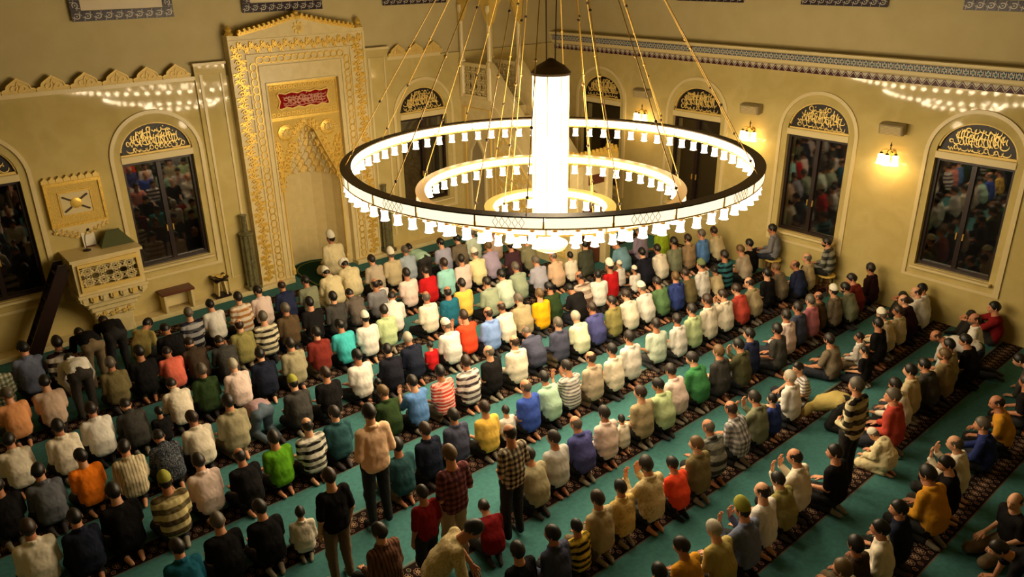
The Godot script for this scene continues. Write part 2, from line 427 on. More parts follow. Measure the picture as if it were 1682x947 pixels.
func shell() -> void:
	# floor
	var fl := place("floor", "structure", Transform3D.IDENTITY, "teal carpet with a dark floral band behind every prayer row")
	var b := Mb.new(); b.box(Vector3(-11, -.1, 11), Vector3(22.4, .2, 23.6))
	var zb := 7.459
	for q in b.v.size(): b.t[q] = Vector2(b.v[q].x / 1.254, (b.v[q].z - zb) / 1.254)
	var cm := mat(Color.WHITE, .95, 0, .2); cm.albedo_texture = carpet_image(); cm.texture_repeat = true
	part(fl, "carpet", b.mesh(), cm)
	M.tile0 = mat(Color.WHITE, .2); M.tile0.albedo_texture = tile_image(0)
	M.tile1 = mat(Color.WHITE, .25); M.tile1.albedo_texture = tile_image(1)
	M.tile2 = mat(Color.WHITE, .3); M.tile2.albedo_texture = tile_image(2)
	b = Mb.new(); b.box(Vector3(-11, 15.1, 11), Vector3(23, .2, 24)); part(place("ceiling", "structure"), "slab", b.mesh(), M.plaster)
	b = Mb.new(); b.box(Vector3(-22.3, 7.5, 11), Vector3(.3, 15, 24)); part(place("wall_left", "structure"), "plaster", b.mesh(), M.plaster)
	b = Mb.new(); b.box(Vector3(-11, 7.5, 22.8), Vector3(23, 15, .3)); part(place("wall_back", "structure"), "plaster", b.mesh(), M.plaster)
	var wf := place("wall_front", "structure", WF, "polished cream marble wall around the mihrab")
	wall(wf, -22.2, 0.2, 4.60, QW, Vector3(-7.69, .74, 3.55))
	b = Mb.new(); b.box(Vector3(-11, 9.8, -.23), Vector3(22.4, 10.4, .34)); part(wf, "plaster", b.mesh(), M.plaster)
	var wr := place("wall_right", "structure", WR, "polished cream wall with arched windows and lamps")
	wall(wr, -.3, 22.7, 4.45, RW)
	b = Mb.new(); b.box(Vector3(11.2, 9.725, -.23), Vector3(23, 10.55, .34)); part(wr, "plaster", b.mesh(), M.plaster)
	for k in QW.size(): window(k + 1, WF, QW[k], 11 + k)
	for k in RW.size(): window(k + 4, WR, RW[k], 31 + k)
	# marble step along the foot of the mihrab wall
	b = Mb.new()
	b.slab(Vector3((-22.0 - 8.5) / 2, .05, .25), Vector3(13.5, .1, .36), .012); b.slab(Vector3((-6.88 - 3.5) / 2, .05, .25), Vector3(3.38, .1, .36), .012)
	part(place("trim_1", "structure", Transform3D.IDENTITY, "low marble step along the foot of the mihrab wall"), "step", b.mesh(), M.stone)
	# gilt scalloped cresting
	var cr := place("trim_2", "structure", WF, "gilt scalloped cresting along the mihrab wall")
	b = Mb.new(); b.box(Vector3(-16, 4.61, .02), Vector3(12.2, .07, .06)); b.box(Vector3(-4.75, 4.61, .02), Vector3(1.5, .07, .06)); part(cr, "ledge", b.mesh(), M.trim)
	var sc := PackedVector2Array()
	for q in [[-.262, 0], [.262, 0], [.262, .05], [.235, .075], [.19, .08], [.18, .12], [.16, .15], [.1, .19], [.03, .235], [0, .26], [-.03, .235], [-.1, .19], [-.16, .15], [-.18, .12], [-.19, .08], [-.235, .075], [-.262, .05]]: sc.append(Vector2(q[0], q[1]))
	b = Mb.new(); b.prism(sc, 0, .045); var leafm := b.mesh()
	var edge := sc.slice(2); b = Mb.new(); b.rail(edge, .022, .045, .066)
	for s in [-1.0, 1.0]: b.rail(ellipse(s * .07, .09, .045, .04, 0, TAU, 10), .016, .045, .06)
	b.rail(pv([Vector2(0, .04), Vector2(-.03, .12), Vector2(0, .19), Vector2(.03, .12)]), .016, .045, .06, true)
	var edgem := b.mesh()
	var xs := []
	for k in 22: xs.append(-10.24 - k * .535)
	for k in 3: xs.append(-5.2 + k * .5)
	for x in xs:
		var lf := part(cr, "crest_leaf", leafm, M.crest, at(x, 4.64, 0)); part(lf, "relief", edgem, M.goldpaint)
	# pilaster panels beside the mihrab
	for s in [-1, 1]:
		var pl := place("trim_%d" % (3 if s < 0 else 4), "structure", WF * at(-7.69 + s * 1.9, 0, 0), "tall framed marble pilaster panel beside the mihrab")
		b = Mb.new(); b.box(Vector3(0, 2.47, .015), Vector3(.62, 4.74, .05)); part(pl, "shaft", b.mesh(), M.marble)
		b = Mb.new(); b.rail(pv([Vector2(-.2, .4), Vector2(.2, .4), Vector2(.2, 4.66), Vector2(-.2, 4.66)]), .03, .04, .06, true); part(pl, "moulding", b.mesh(), M.trim)
		b = Mb.new(); b.box(Vector3(0, 4.86, .03), Vector3(.66, .05, .09)); part(pl, "cap", b.mesh(), M.trim)
	# cornice of the right wall
	var co := place("trim_5", "structure", WR, "projecting cornice of painted tiles along the right wall")
	b = Mb.new()
	b.prism(pv([Vector2(0, 4.44), Vector2(.04, 4.44), Vector2(.06, 4.58), Vector2(.10, 4.60), Vector2(.11, 4.66), Vector2(.13, 4.68), Vector2(.15, 4.80), Vector2(.20, 4.83), Vector2(.21, 4.88), Vector2(0, 4.88)]), 0, 19.5, Transform3D(Basis(Vector3(0, 0, 1), Vector3.UP, Vector3(-1, 0, 0)), Vector3(19.5, 0, 0)))
	part(co, "moulding", b.mesh(), M.trim)
	var t0 := Mb.new(); t0.box(Vector3.ZERO, Vector3(.116, .125, .02)); var t1 := Mb.new(); t1.box(Vector3.ZERO, Vector3(.15, .125, .02))
	var m0 := t0.mesh(); var m1 := t1.mesh()
	for k in 112: part(co, "blue_tile", m0, M.tile0, Transform3D(Basis(Vector3.RIGHT, .16), Vector3(.15 + k * .12, 4.742, .147)))
	for k in 87: part(co, "plum_tile", m1, M.tile1, Transform3D(Basis(Vector3.RIGHT, .14), Vector3(.16 + k * .155, 4.51, .057)))
	for k in 3: wall_panel(WF, [-10.96, -7.86, -4.6][k], ["framed tile panel above the inscribed window left of the mihrab", "framed tile panel directly above the mihrab pediment", "framed tile panel between the mihrab and the minbar tower"][k], 70 + k)
	for k in 4: wall_panel(WR, [1.87, 4.97, 8.07, 11.16][k], ["framed tile panel above the cornice behind the chandelier column", "framed tile panel above the cornice over the second arched window", "framed tile panel above the cornice over the third arched window", "framed tile panel above the cornice over the fourth arched window"][k], 80 + k)

# ---------------------------------------------------------------- the chandelier
const WARM := Color(1, .895, .725)
func chandelier() -> void:
	var c := Vector3(-7.7, 0, 7.88)
	var o := thing("chandelier", "huge three-ringed brass chandelier with glowing column and hanging bell lamps", "chandelier", c)
	var bell := Mb.new()
	bell.lathe(pv([Vector2(.058, -.165), Vector2(.05, -.16), Vector2(.044, -.12), Vector2(.042, -.07), Vector2(.05, -.035), Vector2(.02, -.03)]), 12)
	bell.lathe(pv([Vector2(.0, -.15), Vector2(.058, -.165)]), 12)
	var bm := bell.mesh()
	var cap := Mb.new(); cap.lathe(pv([Vector2(.034, -.036), Vector2(.03, -.02), Vector2(.012, -.01), Vector2(.012, .02), Vector2(0, .02)]), 10)
	var capm := cap.mesh()
	var rings := [[3.0, 4.03, .14, 72, 24, 10], [1.97, 3.58, .12, 48, 16, 6], [.97, 3.27, .11, 24, 8, 4]]
	for rg in rings:
		var R: float = rg[0]; var top: float = rg[1]; var h: float = rg[2]; var nb: int = rg[3]
		var ring := Node3D.new(); ring.name = "ring"; o.add_child(ring, true); ring.position.y = top
		var th := .13 if R > 2 else .11
		var b := Mb.new()                                            # channel: dark top plate and bottom plate with lips
		b.lathe(pv([Vector2(R - th, -.016), Vector2(R, -.016), Vector2(R + .012, -.008), Vector2(R + .012, .006), Vector2(R - th - .012, .006), Vector2(R - th - .012, -.008), Vector2(R - th, -.016)]), 96)
		part(ring, "top_plate", b.mesh(), M.darkbrass if R > 2 else M.brass)
		b = Mb.new()
		b.lathe(pv([Vector2(R - th, -h - .012), Vector2(R, -h - .012), Vector2(R + .01, -h - .004), Vector2(R + .01, -h + .01), Vector2(R - th - .01, -h + .01), Vector2(R - th - .01, -h - .004), Vector2(R - th, -h - .012)]), 96)
		part(ring, "bottom_plate", b.mesh(), M.brass)
		var seg: int = rg[4]
		for k in seg:
			var a0 := TAU * k / seg + .006; var a1 := TAU * (k + 1) / seg - .006
			b = Mb.new(); b.lathe(pv([Vector2(R - .012, -h + .006), Vector2(R, -h + .006), Vector2(R, -.012), Vector2(R - .012, -.012)]), 6, Transform3D.IDENTITY, a0, a1)
			b.lathe(pv([Vector2(R - th + .012, -h + .006), Vector2(R - th + .012, -.012), Vector2(R - th, -.012), Vector2(R - th, -h + .006), Vector2(R - th + .012, -h + .006)]), 6, Transform3D.IDENTITY, a0, a1)
			part(ring, "light_panel", b.mesh(), M.panel)
			# pierced brass star work over the middle of each second panel, and a strap at each joint
			b = Mb.new()
			var am := (a0 + a1) / 2
			if k % 2 == 0:
				for i in 5:
					var an := am + (i - 2) * .075 / R
					b.rail(pv([Vector2(0, h * .40), Vector2(.032, 0), Vector2(0, -h * .40), Vector2(-.032, 0)]), .005, 0, .004, true, Transform3D(Basis(Vector3.UP, an + PI / 2), Vector3(cos(an) * (R + .001), -h / 2, -sin(an) * (R + .001))))
				part(ring, "star_work", b.mesh(), M.brass)
			b = Mb.new(); b.box(Vector3(0, -h / 2, 0), Vector3(.018, h + .01, .012), Transform3D(Basis(Vector3.UP, a0 - .006 + PI / 2), Vector3(cos(a0 - .006) * (R + .004), 0, -sin(a0 - .006) * (R + .004))))
			part(ring, "strap", b.mesh(), M.brass)
		for k in nb:
			var an := TAU * (k + .5) / nb
			var p := Vector3(cos(an) * (R - th / 2), -h - .015, -sin(an) * (R - th / 2))
			part(ring, "lamp_bell", bm, M.glass, Transform3D(Basis.IDENTITY, p)); part(ring, "bell_cap", capm, M.brass, Transform3D(Basis.IDENTITY, p))
			lamp(ring, p + Vector3(0, -.20, 0), WARM, LAMP / 3, .05)
	# column of light
	var col := Node3D.new(); col.name = "column"; o.add_child(col, true)
	var oc := PackedVector2Array()
	for k in 8: oc.append(Vector2(.262 * cos(TAU * (k + .18) / 8), .262 * sin(TAU * (k + .18) / 8)))
	var y0 := 2.98; var y1 := 5.19
	for k in 8:
		var p := oc[k]; var q := oc[(k + 1) % 8]
		var b := Mb.new()
		var m := (p + q) / 2; var nn := m.normalized(); var d := (q - p).normalized()
		var xf := Transform3D(Basis(Vector3(-d.x, 0, -d.y), Vector3.UP, Vector3(nn.x, 0, nn.y)), Vector3(m.x, 0, m.y))
		b.box(Vector3(0, (y0 + y1) / 2, -.004), Vector3(p.distance_to(q) - .012, y1 - y0 - .02, .008), xf)
		part(col, "light_panel", b.mesh(), M.column)
		b = Mb.new(); b.tube(PackedVector3Array([Vector3(p.x, y0, p.y), Vector3(p.x, y1, p.y)]), .007, 6); part(col, "edge_bar", b.mesh(), M.brass)
	for k in 4:
		var an := TAU * k / 4 + .3
		for y in [3.4, 4.1, 4.8]: lamp(col, Vector3(cos(an) * .34, y, sin(an) * .34), WARM, LAMP * 1.1, .15)
	var b := Mb.new(); b.lathe(pv([Vector2(0, y1 - .02), Vector2(.285, y1 - .02), Vector2(.285, y1 + .012), Vector2(.2, y1 + .10), Vector2(.09, y1 + .16), Vector2(.03, y1 + .2), Vector2(0, y1 + .2)]), 24); part(col, "cap", b.mesh(), M.darkbrass)
	b = Mb.new(); b.lathe(pv([Vector2(0, y0 - .05), Vector2(.2, y0 - .05), Vector2(.28, y0), Vector2(.28, y0 + .02), Vector2(0, y0 + .02)]), 24); part(col, "base", b.mesh(), M.brass)
	b = Mb.new(); b.lathe(pv([Vector2(.03, 2.70), Vector2(.075, 2.78), Vector2(.06, 2.95), Vector2(0, 2.95)]), 16); part(o, "lamp_bell", b.mesh(), M.glass)
	b = Mb.new(); b.lathe(pv([Vector2(0, 2.54), Vector2(.12, 2.55), Vector2(.235, 2.60), Vector2(.278, 2.67), Vector2(.27, 2.69), Vector2(.2, 2.675), Vector2(0, 2.65)]), 32); part(o, "light_dish", b.mesh(), M.dish)
	lamp(o, Vector3(0, 2.36, 0), WARM, LAMP * .8, .12)
	# stays
	var bead := Mb.new(); bead.lathe(pv([Vector2(0, -.022), Vector2(.016, -.014), Vector2(.02, 0), Vector2(.016, .014), Vector2(0, .022)]), 8); var beadm := bead.mesh()
	for rg in rings:
		for k in rg[5]:
			var an: float = TAU * (k + .37) / rg[5] + rg[0]
			var a := Vector3(cos(an) * (rg[0] - .06), rg[1], -sin(an) * (rg[0] - .06)); var e := Vector3(cos(an) * .18, 8.35, -sin(an) * .18)
			b = Mb.new(); b.tube(PackedVector3Array([a, e]), .0068, 6)
			var cb := part(o, "stay", b.mesh(), M.brass)
			for f in [.04, .2, .36, .52]: part(cb, "bead", beadm, M.darkbrass if int(f * 100) % 3 else M.brass, Transform3D(Basis.IDENTITY, a.lerp(e, f)))
	for k in 2:
		var an := TAU * k / 2 + .9
		b = Mb.new(); b.tube(PackedVector3Array([Vector3(cos(an) * .06, y1 + .12, sin(an) * .06), Vector3(cos(an) * .1, 8.4, sin(an) * .1)]), .01, 6); part(o, "stay", b.mesh(), M.darkbrass)
	b = Mb.new(); b.lathe(pv([Vector2(0, 8.28), Vector2(.2, 8.3), Vector2(.24, 8.36), Vector2(.12, 8.5), Vector2(0, 8.55)]), 24); part(o, "crown", b.mesh(), M.brass)
	b = Mb.new(); b.tube(PackedVector3Array([Vector3(0, 8.5, 0), Vector3(0, 14.9, 0)]), .03, 8); part(o, "suspension_rod", b.mesh(), M.brass)
	b = Mb.new(); b.lathe(pv([Vector2(0, 14.8), Vector2(.25, 14.82), Vector2(.4, 14.9), Vector2(.45, 15), Vector2(0, 15)]), 24); part(o, "ceiling_rose", b.mesh(), M.brass)

func wall_lights() -> void:
	var nm := ["second and third", "third and fourth", "first and second"]
	var zs := [6.42, 9.53, 3.34]
	for k in 3:
		var o := thing("wall_lamp", "brass wall lamp with bright bell shades between the %s arched windows" % nm[k], "wall lamp", Vector3.ZERO, 0, "wall lamps between the windows")
		o.transform = WR * at(zs[k], 3.02, 0)
		var b := Mb.new(); b.lathe(pv([Vector2(0, -.03), Vector2(.05, -.03), Vector2(.06, 0), Vector2(.04, .02), Vector2(0, .03)]), 14, Transform3D(Basis(Vector3.RIGHT, PI / 2), Vector3(0, .1, .01))); part(o, "backplate", b.mesh(), M.brass)
		b = Mb.new(); b.tube(PackedVector3Array([Vector3(0, .1, .02), Vector3(0, .14, .1), Vector3(0, .20, .15), Vector3(0, .26, .15)]), .012, 8); b.lathe(pv([Vector2(0, .24), Vector2(.022, .26), Vector2(.01, .30), Vector2(0, .34)]), 10, at(0, 0, .15)); part(o, "stem", b.mesh(), M.darkbrass)
		for s in [-1, 0, 1]:
			var e := Vector3(s * .14, .10, .20 if s else .26)
			b = Mb.new(); b.tube(PackedVector3Array([Vector3(0, .16, .13), Vector3(s * .07, .19, .18), Vector3(e.x, .17, e.z), e]), .009, 8); part(o, "arm", b.mesh(), M.brass)
			b = Mb.new(); b.lathe(pv([Vector2(.03, .0), Vector2(.035, .01), Vector2(.02, .03), Vector2(0, .035)]), 10, Transform3D(Basis.IDENTITY, e)); part(o, "shade_cap", b.mesh(), M.darkbrass)
			b = Mb.new(); b.lathe(pv([Vector2(0, -.18), Vector2(.08, -.20), Vector2(.065, -.14), Vector2(.056, -.07), Vector2(.06, -.02), Vector2(.025, 0), Vector2(0, 0)]), 14, Transform3D(Basis.IDENTITY, e)); part(o, "lamp_shade", b.mesh(), M.sconce)
			lamp(o, e + Vector3(0, -.23, .03), Color(1, .84, .58), SCONCE, .05)
	for k in 3:
		var o := thing("loudspeaker", "small beige loudspeaker on the wall above lamp between the %s arched windows" % nm[k], "loudspeaker", Vector3.ZERO, 0, "loudspeakers above the wall lamps")
		o.transform = WR * at(zs[k] - .04, 3.62, 0)
		var b := Mb.new(); b.box(Vector3(0, 0, .03), Vector3(.1, .1, .06)); part(o, "bracket", b.mesh(), M.plasticgrey)
		b = Mb.new(); b.slab(Vector3(0, 0, .14), Vector3(.46, .19, .17), .02, Transform3D(Basis(Vector3.RIGHT, .2), Vector3.ZERO)); part(o, "body", b.mesh(), M.plasticgrey)
		b = Mb.new()
		for q in 7: b.box(Vector3(0, -.07 + q * .0235, .226), Vector3(.38, .008, .008), Transform3D(Basis(Vector3.RIGHT, .2), Vector3.ZERO))
		part(o, "grille", b.mesh(), M.trim)

# ---------------------------------------------------------------- the mihrab
func mihrab() -> void:
	var o := thing("mihrab", "tall white and gilt mihrab with stalactite niche and red inscription", "mihrab", Vector3(-7.69, 0, .1))
	var b := Mb.new()
	b.prism(pv([Vector2(-1.53, 0), Vector2(-.83, 0), Vector2(-.83, 4.37), Vector2(.83, 4.37), Vector2(.83, 0), Vector2(1.53, 0), Vector2(1.53, 5.27), Vector2(-1.53, 5.27)]), -.05, .18)
	part(o, "surround", b.mesh(), M.stone)
	b = Mb.new()
	for e in [[1.515, 5.255], [1.185, 4.97], [.95, 4.73], [.845, 4.385]]: b.rail(pv([Vector2(-e[0], .02), Vector2(-e[0], e[1]), Vector2(e[0], e[1]), Vector2(e[0], .02)]), .03, .175, .205)
	part(o, "moulding", b.mesh(), M.trim)
	# gilt foliage band
	var lm := leaf_unit(.34, .26).mesh()
	for s in [-1, 1]:
		for k in 20: part(o, "foliage", lm, M.gold, Transform3D(Basis.from_scale(Vector3(1.1 if k % 2 else -1.1, .78, 1)), Vector3(s * 1.35, .28 + k * .243, .18)))
	for k in 12: part(o, "foliage", lm, M.gold, Transform3D(Basis(Vector3.BACK, PI / 2) * Basis.from_scale(Vector3(.8, .78, 1)), Vector3(-1.36 + k * .247, 5.11, .18)))
	# chain of gilt links
	b = Mb.new(); b.rail(pv([Vector2(-.062, -.035), Vector2(-.03, -.075), Vector2(.03, -.075), Vector2(.062, -.035), Vector2(.062, .035), Vector2(.03, .075), Vector2(-.03, .075), Vector2(-.062, .035)]), .02, 0, .022, true)
	var km := b.mesh()
	for s in [-1, 1]:
		for k in 31: part(o, "chain_link", km, M.gold, at(s * 1.07, .22 + k * .15, .18))
	for k in 13: part(o, "chain_link", km, M.gold, Transform3D(Basis(Vector3.BACK, PI / 2), Vector3(-.92 + k * .1535, 4.85, .18)))
	# pediment
	b = Mb.new(); b.prism(pv([Vector2(-1.53, 5.27), Vector2(1.53, 5.27), Vector2(1.53, 5.36), Vector2(1.28, 5.34), Vector2(.6, 5.47), Vector2(0, 5.62), Vector2(-.6, 5.47), Vector2(-1.28, 5.34), Vector2(-1.53, 5.36)]), -.05, .2); part(o, "pediment", b.mesh(), M.stone)
	b = Mb.new(); b.prism(pv([Vector2(-.05, 0), Vector2(.05, 0), Vector2(.06, .05), Vector2(.03, .07), Vector2(.02, .11), Vector2(-.02, .11), Vector2(-.03, .07), Vector2(-.06, .05)]), -.03, .05)
	b.rail(ellipse(0, .05, .03, .03, 0, TAU, 8), .014, .05, .065); var lf := b.mesh()
	for s in [-1, 1]:
		for k in 12:
			var x := .09 + k * .105
			var y := 5.62 - x * .25 if x < .6 else 5.47 - (x - .6) * .19
			part(o, "crest_leaf", lf, M.gold, Transform3D(Basis(Vector3.BACK, -s * .22), Vector3(s * x, y, .17)))
		b = Mb.new(); b.lathe(pv([Vector2(.07, 0), Vector2(.09, .04), Vector2(.05, .09), Vector2(.07, .13), Vector2(.03, .19), Vector2(0, .22)]), 12); part(o, "finial", b.mesh(), M.gold, at(s * 1.45, 5.34, .12))
	b = Mb.new(); b.lathe(pv([Vector2(.09, 0), Vector2(.11, .05), Vector2(.05, .1), Vector2(.06, .13), Vector2(0, .17)]), 12); part(o, "finial", b.mesh(), M.gold, at(0, 5.6, .15))
	b = Mb.new()
	for k in 8: b.prism(ellipse(0, .075, .03, .06, 0, TAU, 10), 0, .03, Transform3D(Basis(Vector3.BACK, TAU * k / 8), Vector3.ZERO))
	part(o, "rosette", b.mesh(), M.goldpaint, at(0, 5.43, .195))
	# inscription frieze
	b = Mb.new(); b.prism(pv([Vector2(-.83, 3.58), Vector2(.83, 3.58), Vector2(.83, 4.37), Vector2(-.83, 4.37)]), -.1, .08); part(o, "frieze", b.mesh(), M.goldflat)
	b = Mb.new(); b.rail(pv([Vector2(-.80, 3.61), Vector2(.80, 3.61), Vector2(.80, 4.34), Vector2(-.80, 4.34)]), .04, .08, .105, true)
	for k in 14: b.rail(ellipse(-.72 + k * .11, 4.26, .035, .035, 0, TAU, 8), .012, .08, .095)
	for k in 14: b.rail(ellipse(-.72 + k * .11, 3.70, .035, .035, 0, TAU, 8), .012, .08, .095)
	part(o, "frieze_border", b.mesh(), M.gold)
	var cart := PackedVector2Array()
	for k in 9: cart.append(Vector2(-.56 + k * .14, 3.80 + (.035 if k % 2 else 0.0)))
	for k in 3: cart.append(Vector2(.60 - (.05 if k == 1 else 0.0), 3.84 + k * .135))
	for k in 9: cart.append(Vector2(.56 - k * .14, 4.15 - (.035 if k % 2 else 0.0)))
	for k in 3: cart.append(Vector2(-.60 + (.05 if k == 1 else 0.0), 4.11 - k * .135))
	b = Mb.new(); b.prism(cart, .08, .10); part(o, "cartouche", b.mesh(), M.red)
	b = Mb.new(); b.rail(cart, .025, .08, .115, true); part(o, "cartouche_border", b.mesh(), M.goldpaint)
	part(o, "lettering", calligraphy(301, .53, .28, false, .017).mesh(), mat(Color(.86, .62, .52), .6), at(0, 3.845, .10))
	# gilt spandrels with roundels
	for s in [-1, 1]:
		var poly := pv([Vector2(s * .83, 3.58), Vector2(s * .83, 2.1), Vector2(s * .775, 1.78), Vector2(s * .72, 2.1), Vector2(s * .62, 2.3), Vector2(s * .40, 2.75), Vector2(s * .16, 3.3), Vector2(0, 3.42), Vector2(0, 3.58)])
		b = Mb.new(); b.prism(poly, -.1, .07); part(o, "spandrel", b.mesh(), M.goldflat)
		b = Mb.new(); b.lathe(pv([Vector2(.18, 0), Vector2(.175, .03), Vector2(.15, .035), Vector2(.14, .02), Vector2(.06, .03), Vector2(0, .04)]), 28, Transform3D(Basis(Vector3.RIGHT, PI / 2), Vector3(s * .50, 3.30, .07))); part(o, "roundel", b.mesh(), M.gold)
		part(o, "roundel_lettering", calligraphy(310 + s, .10, .2, false, .018).mesh(), M.goldpaint, at(s * .50, 3.22, .105))
		for k in 9:
			var yy := 2.12 + k * .115
			part(o, "foliage", lm, M.gold, Transform3D(Basis(Vector3.BACK, s * (.5 + .3 * (k % 3))) * Basis.from_scale(Vector3(.75, .55, 1)), Vector3(s * (.74 - .045 * (k % 2)), yy, .07)))
		for k in 5: part(o, "foliage", lm, M.gold, Transform3D(Basis(Vector3.BACK, -s * .5) * Basis.from_scale(Vector3(.65, .5, 1)), Vector3(s * (.60 - k * .055), 2.52 + k * .13, .07)))
		for k in 3: part(o, "foliage", lm, M.gold, Transform3D(Basis(Vector3.BACK, s * 1.2) * Basis.from_scale(Vector3(.6, .5, 1)), Vector3(s * (.28 - k * .08), 3.33 + .07 * k, .07)))
		b = Mb.new(); b.prism(pv([Vector2(s * .69, 0), Vector2(s * .83, 0), Vector2(s * .83, 2.2), Vector2(s * .69, 2.2)]), -.1, .05); part(o, "jamb", b.mesh(), M.stone)
		b = Mb.new(); b.lathe(pv([Vector2(.045, .0), Vector2(.045, .12), Vector2(.03, .16), Vector2(.022, .22), Vector2(.022, 1.95), Vector2(.04, 2.02), Vector2(.045, 2.12)]), 12); part(o, "colonnette", b.mesh(), M.goldpaint, at(s * .70, .1, .06))
	# niche
	var fac := 9
	b = Mb.new()
	var ring := PackedVector2Array()
	for k in fac + 1: ring.append(Vector2(-.69 * cos(PI * k / fac), -.80 * sin(PI * k / fac)))
	for k in fac:
		var p := ring[k]; var q := ring[k + 1]
		b.quad(Vector3(p.x, -.1, p.y), Vector3(q.x, -.1, q.y), Vector3(q.x, 2.22, q.y), Vector3(p.x, 2.22, p.y))
	part(o, "niche", b.mesh(), M.stone)
	b = Mb.new()
	for k in fac:
		var p := ring[k]; var q := ring[k + 1]
		b.quad(Vector3(p.x, 2.22, p.y), Vector3(q.x, 2.22, q.y), Vector3(q.x * .06, 3.6, q.y * .06), Vector3(p.x * .06, 3.6, p.y * .06))
	part(o, "niche_hood", b.mesh(), M.goldpaint)
	var tiers := [11, 10, 9, 8, 7, 5, 3]
	for i in 7:
		var y := 2.16 + i * .178; var f := 1.0 - (i + .2) / 7.5
		var nc: int = tiers[i]
		var w := .70 * f * PI / nc * .93
		b = Mb.new()
		b.prism(pv([Vector2(-.5 * w, .17), Vector2(.5 * w, .17), Vector2(.5 * w, .07), Vector2(.22 * w, .03), Vector2(0, 0), Vector2(-.22 * w, .03), Vector2(-.5 * w, .07)]), -.03, .05)
		b.rail(pv([Vector2(-.38 * w, .03), Vector2(-.36 * w, .09), Vector2(0, .155), Vector2(.36 * w, .09), Vector2(.38 * w, .03)]), .014, .05, .075)
		var cm := b.mesh()
		for k in nc:
			var an := PI * (k + .5) / nc
			var p := Vector3(-.69 * cos(an) * f, y, -.80 * sin(an) * f)
			part(o, "muqarnas_cell", cm, M.stone if (i + k) % 2 else M.goldpaint, Transform3D(Basis(Vector3.UP, atan2(-p.x, -p.z)), p))
	# green rug in the niche
	var r := thing("prayer_rug", "dark green rug with pale border stripe in the mihrab niche", "rug", Vector3(-7.69, 0, .1))
	b = Mb.new()
	var rp := PackedVector2Array([Vector2(.62, -.95), Vector2(.62, 0)])
	for k in 13: rp.append(Vector2(.62 * cos(PI * k / 12), .72 * sin(PI * k / 12)))
	rp.append(Vector2(-.62, -.95))
	var flat := Transform3D(Basis(Vector3.RIGHT, -PI / 2), Vector3.ZERO)
	b.prism(rp, .001, .014, flat); part(r, "pile", b.mesh(), mat(Color(.05, .17, .11), .95, 0, .2))
	b = Mb.new(); var inn := PackedVector2Array()
	for q in rp: inn.append(q * .86)
	b.rail(inn, .03, .012, .018, true, flat); part(r, "border", b.mesh(), mat(Color(.42, .42, .22), .95, 0, .2))

func lattice(w: float, h: float, cell: float) -> Mb:       # a pierced star lattice filling w x h, centred
	var b := Mb.new()
	var nx := int(w / cell); var ny := maxi(1, int(h / cell))
	var cx := w / nx; var cy := h / ny
	for i in nx:
		for j in ny:
			var c := Vector2(-w / 2 + cx * (i + .5), -h / 2 + cy * (j + .5))
			var st := PackedVector2Array()
			for k in 16:
				var an := TAU * k / 16; var rr := (.5 if k % 2 else .33)
				st.append(c + Vector2(cos(an) * cx * rr, sin(an) * cy * rr))
			b.rail(st, .026, -.012, .012, true)
			for k in 8:
				var an := TAU * (k + .5) / 8
				b.rail(pv([c + Vector2(cos(an) * cx * .16, sin(an) * cy * .16), c + Vector2(cos(an) * cx * .48, sin(an) * cy * .48)]), .024, -.012, .012)
			var hx := PackedVector2Array()
			for k in 8: hx.append(c + Vector2(cos(TAU * (k + .5) / 8) * cx * .16, sin(TAU * (k + .5) / 8) * cy * .16))
			b.rail(hx, .022, -.012, .012, true)
	return b

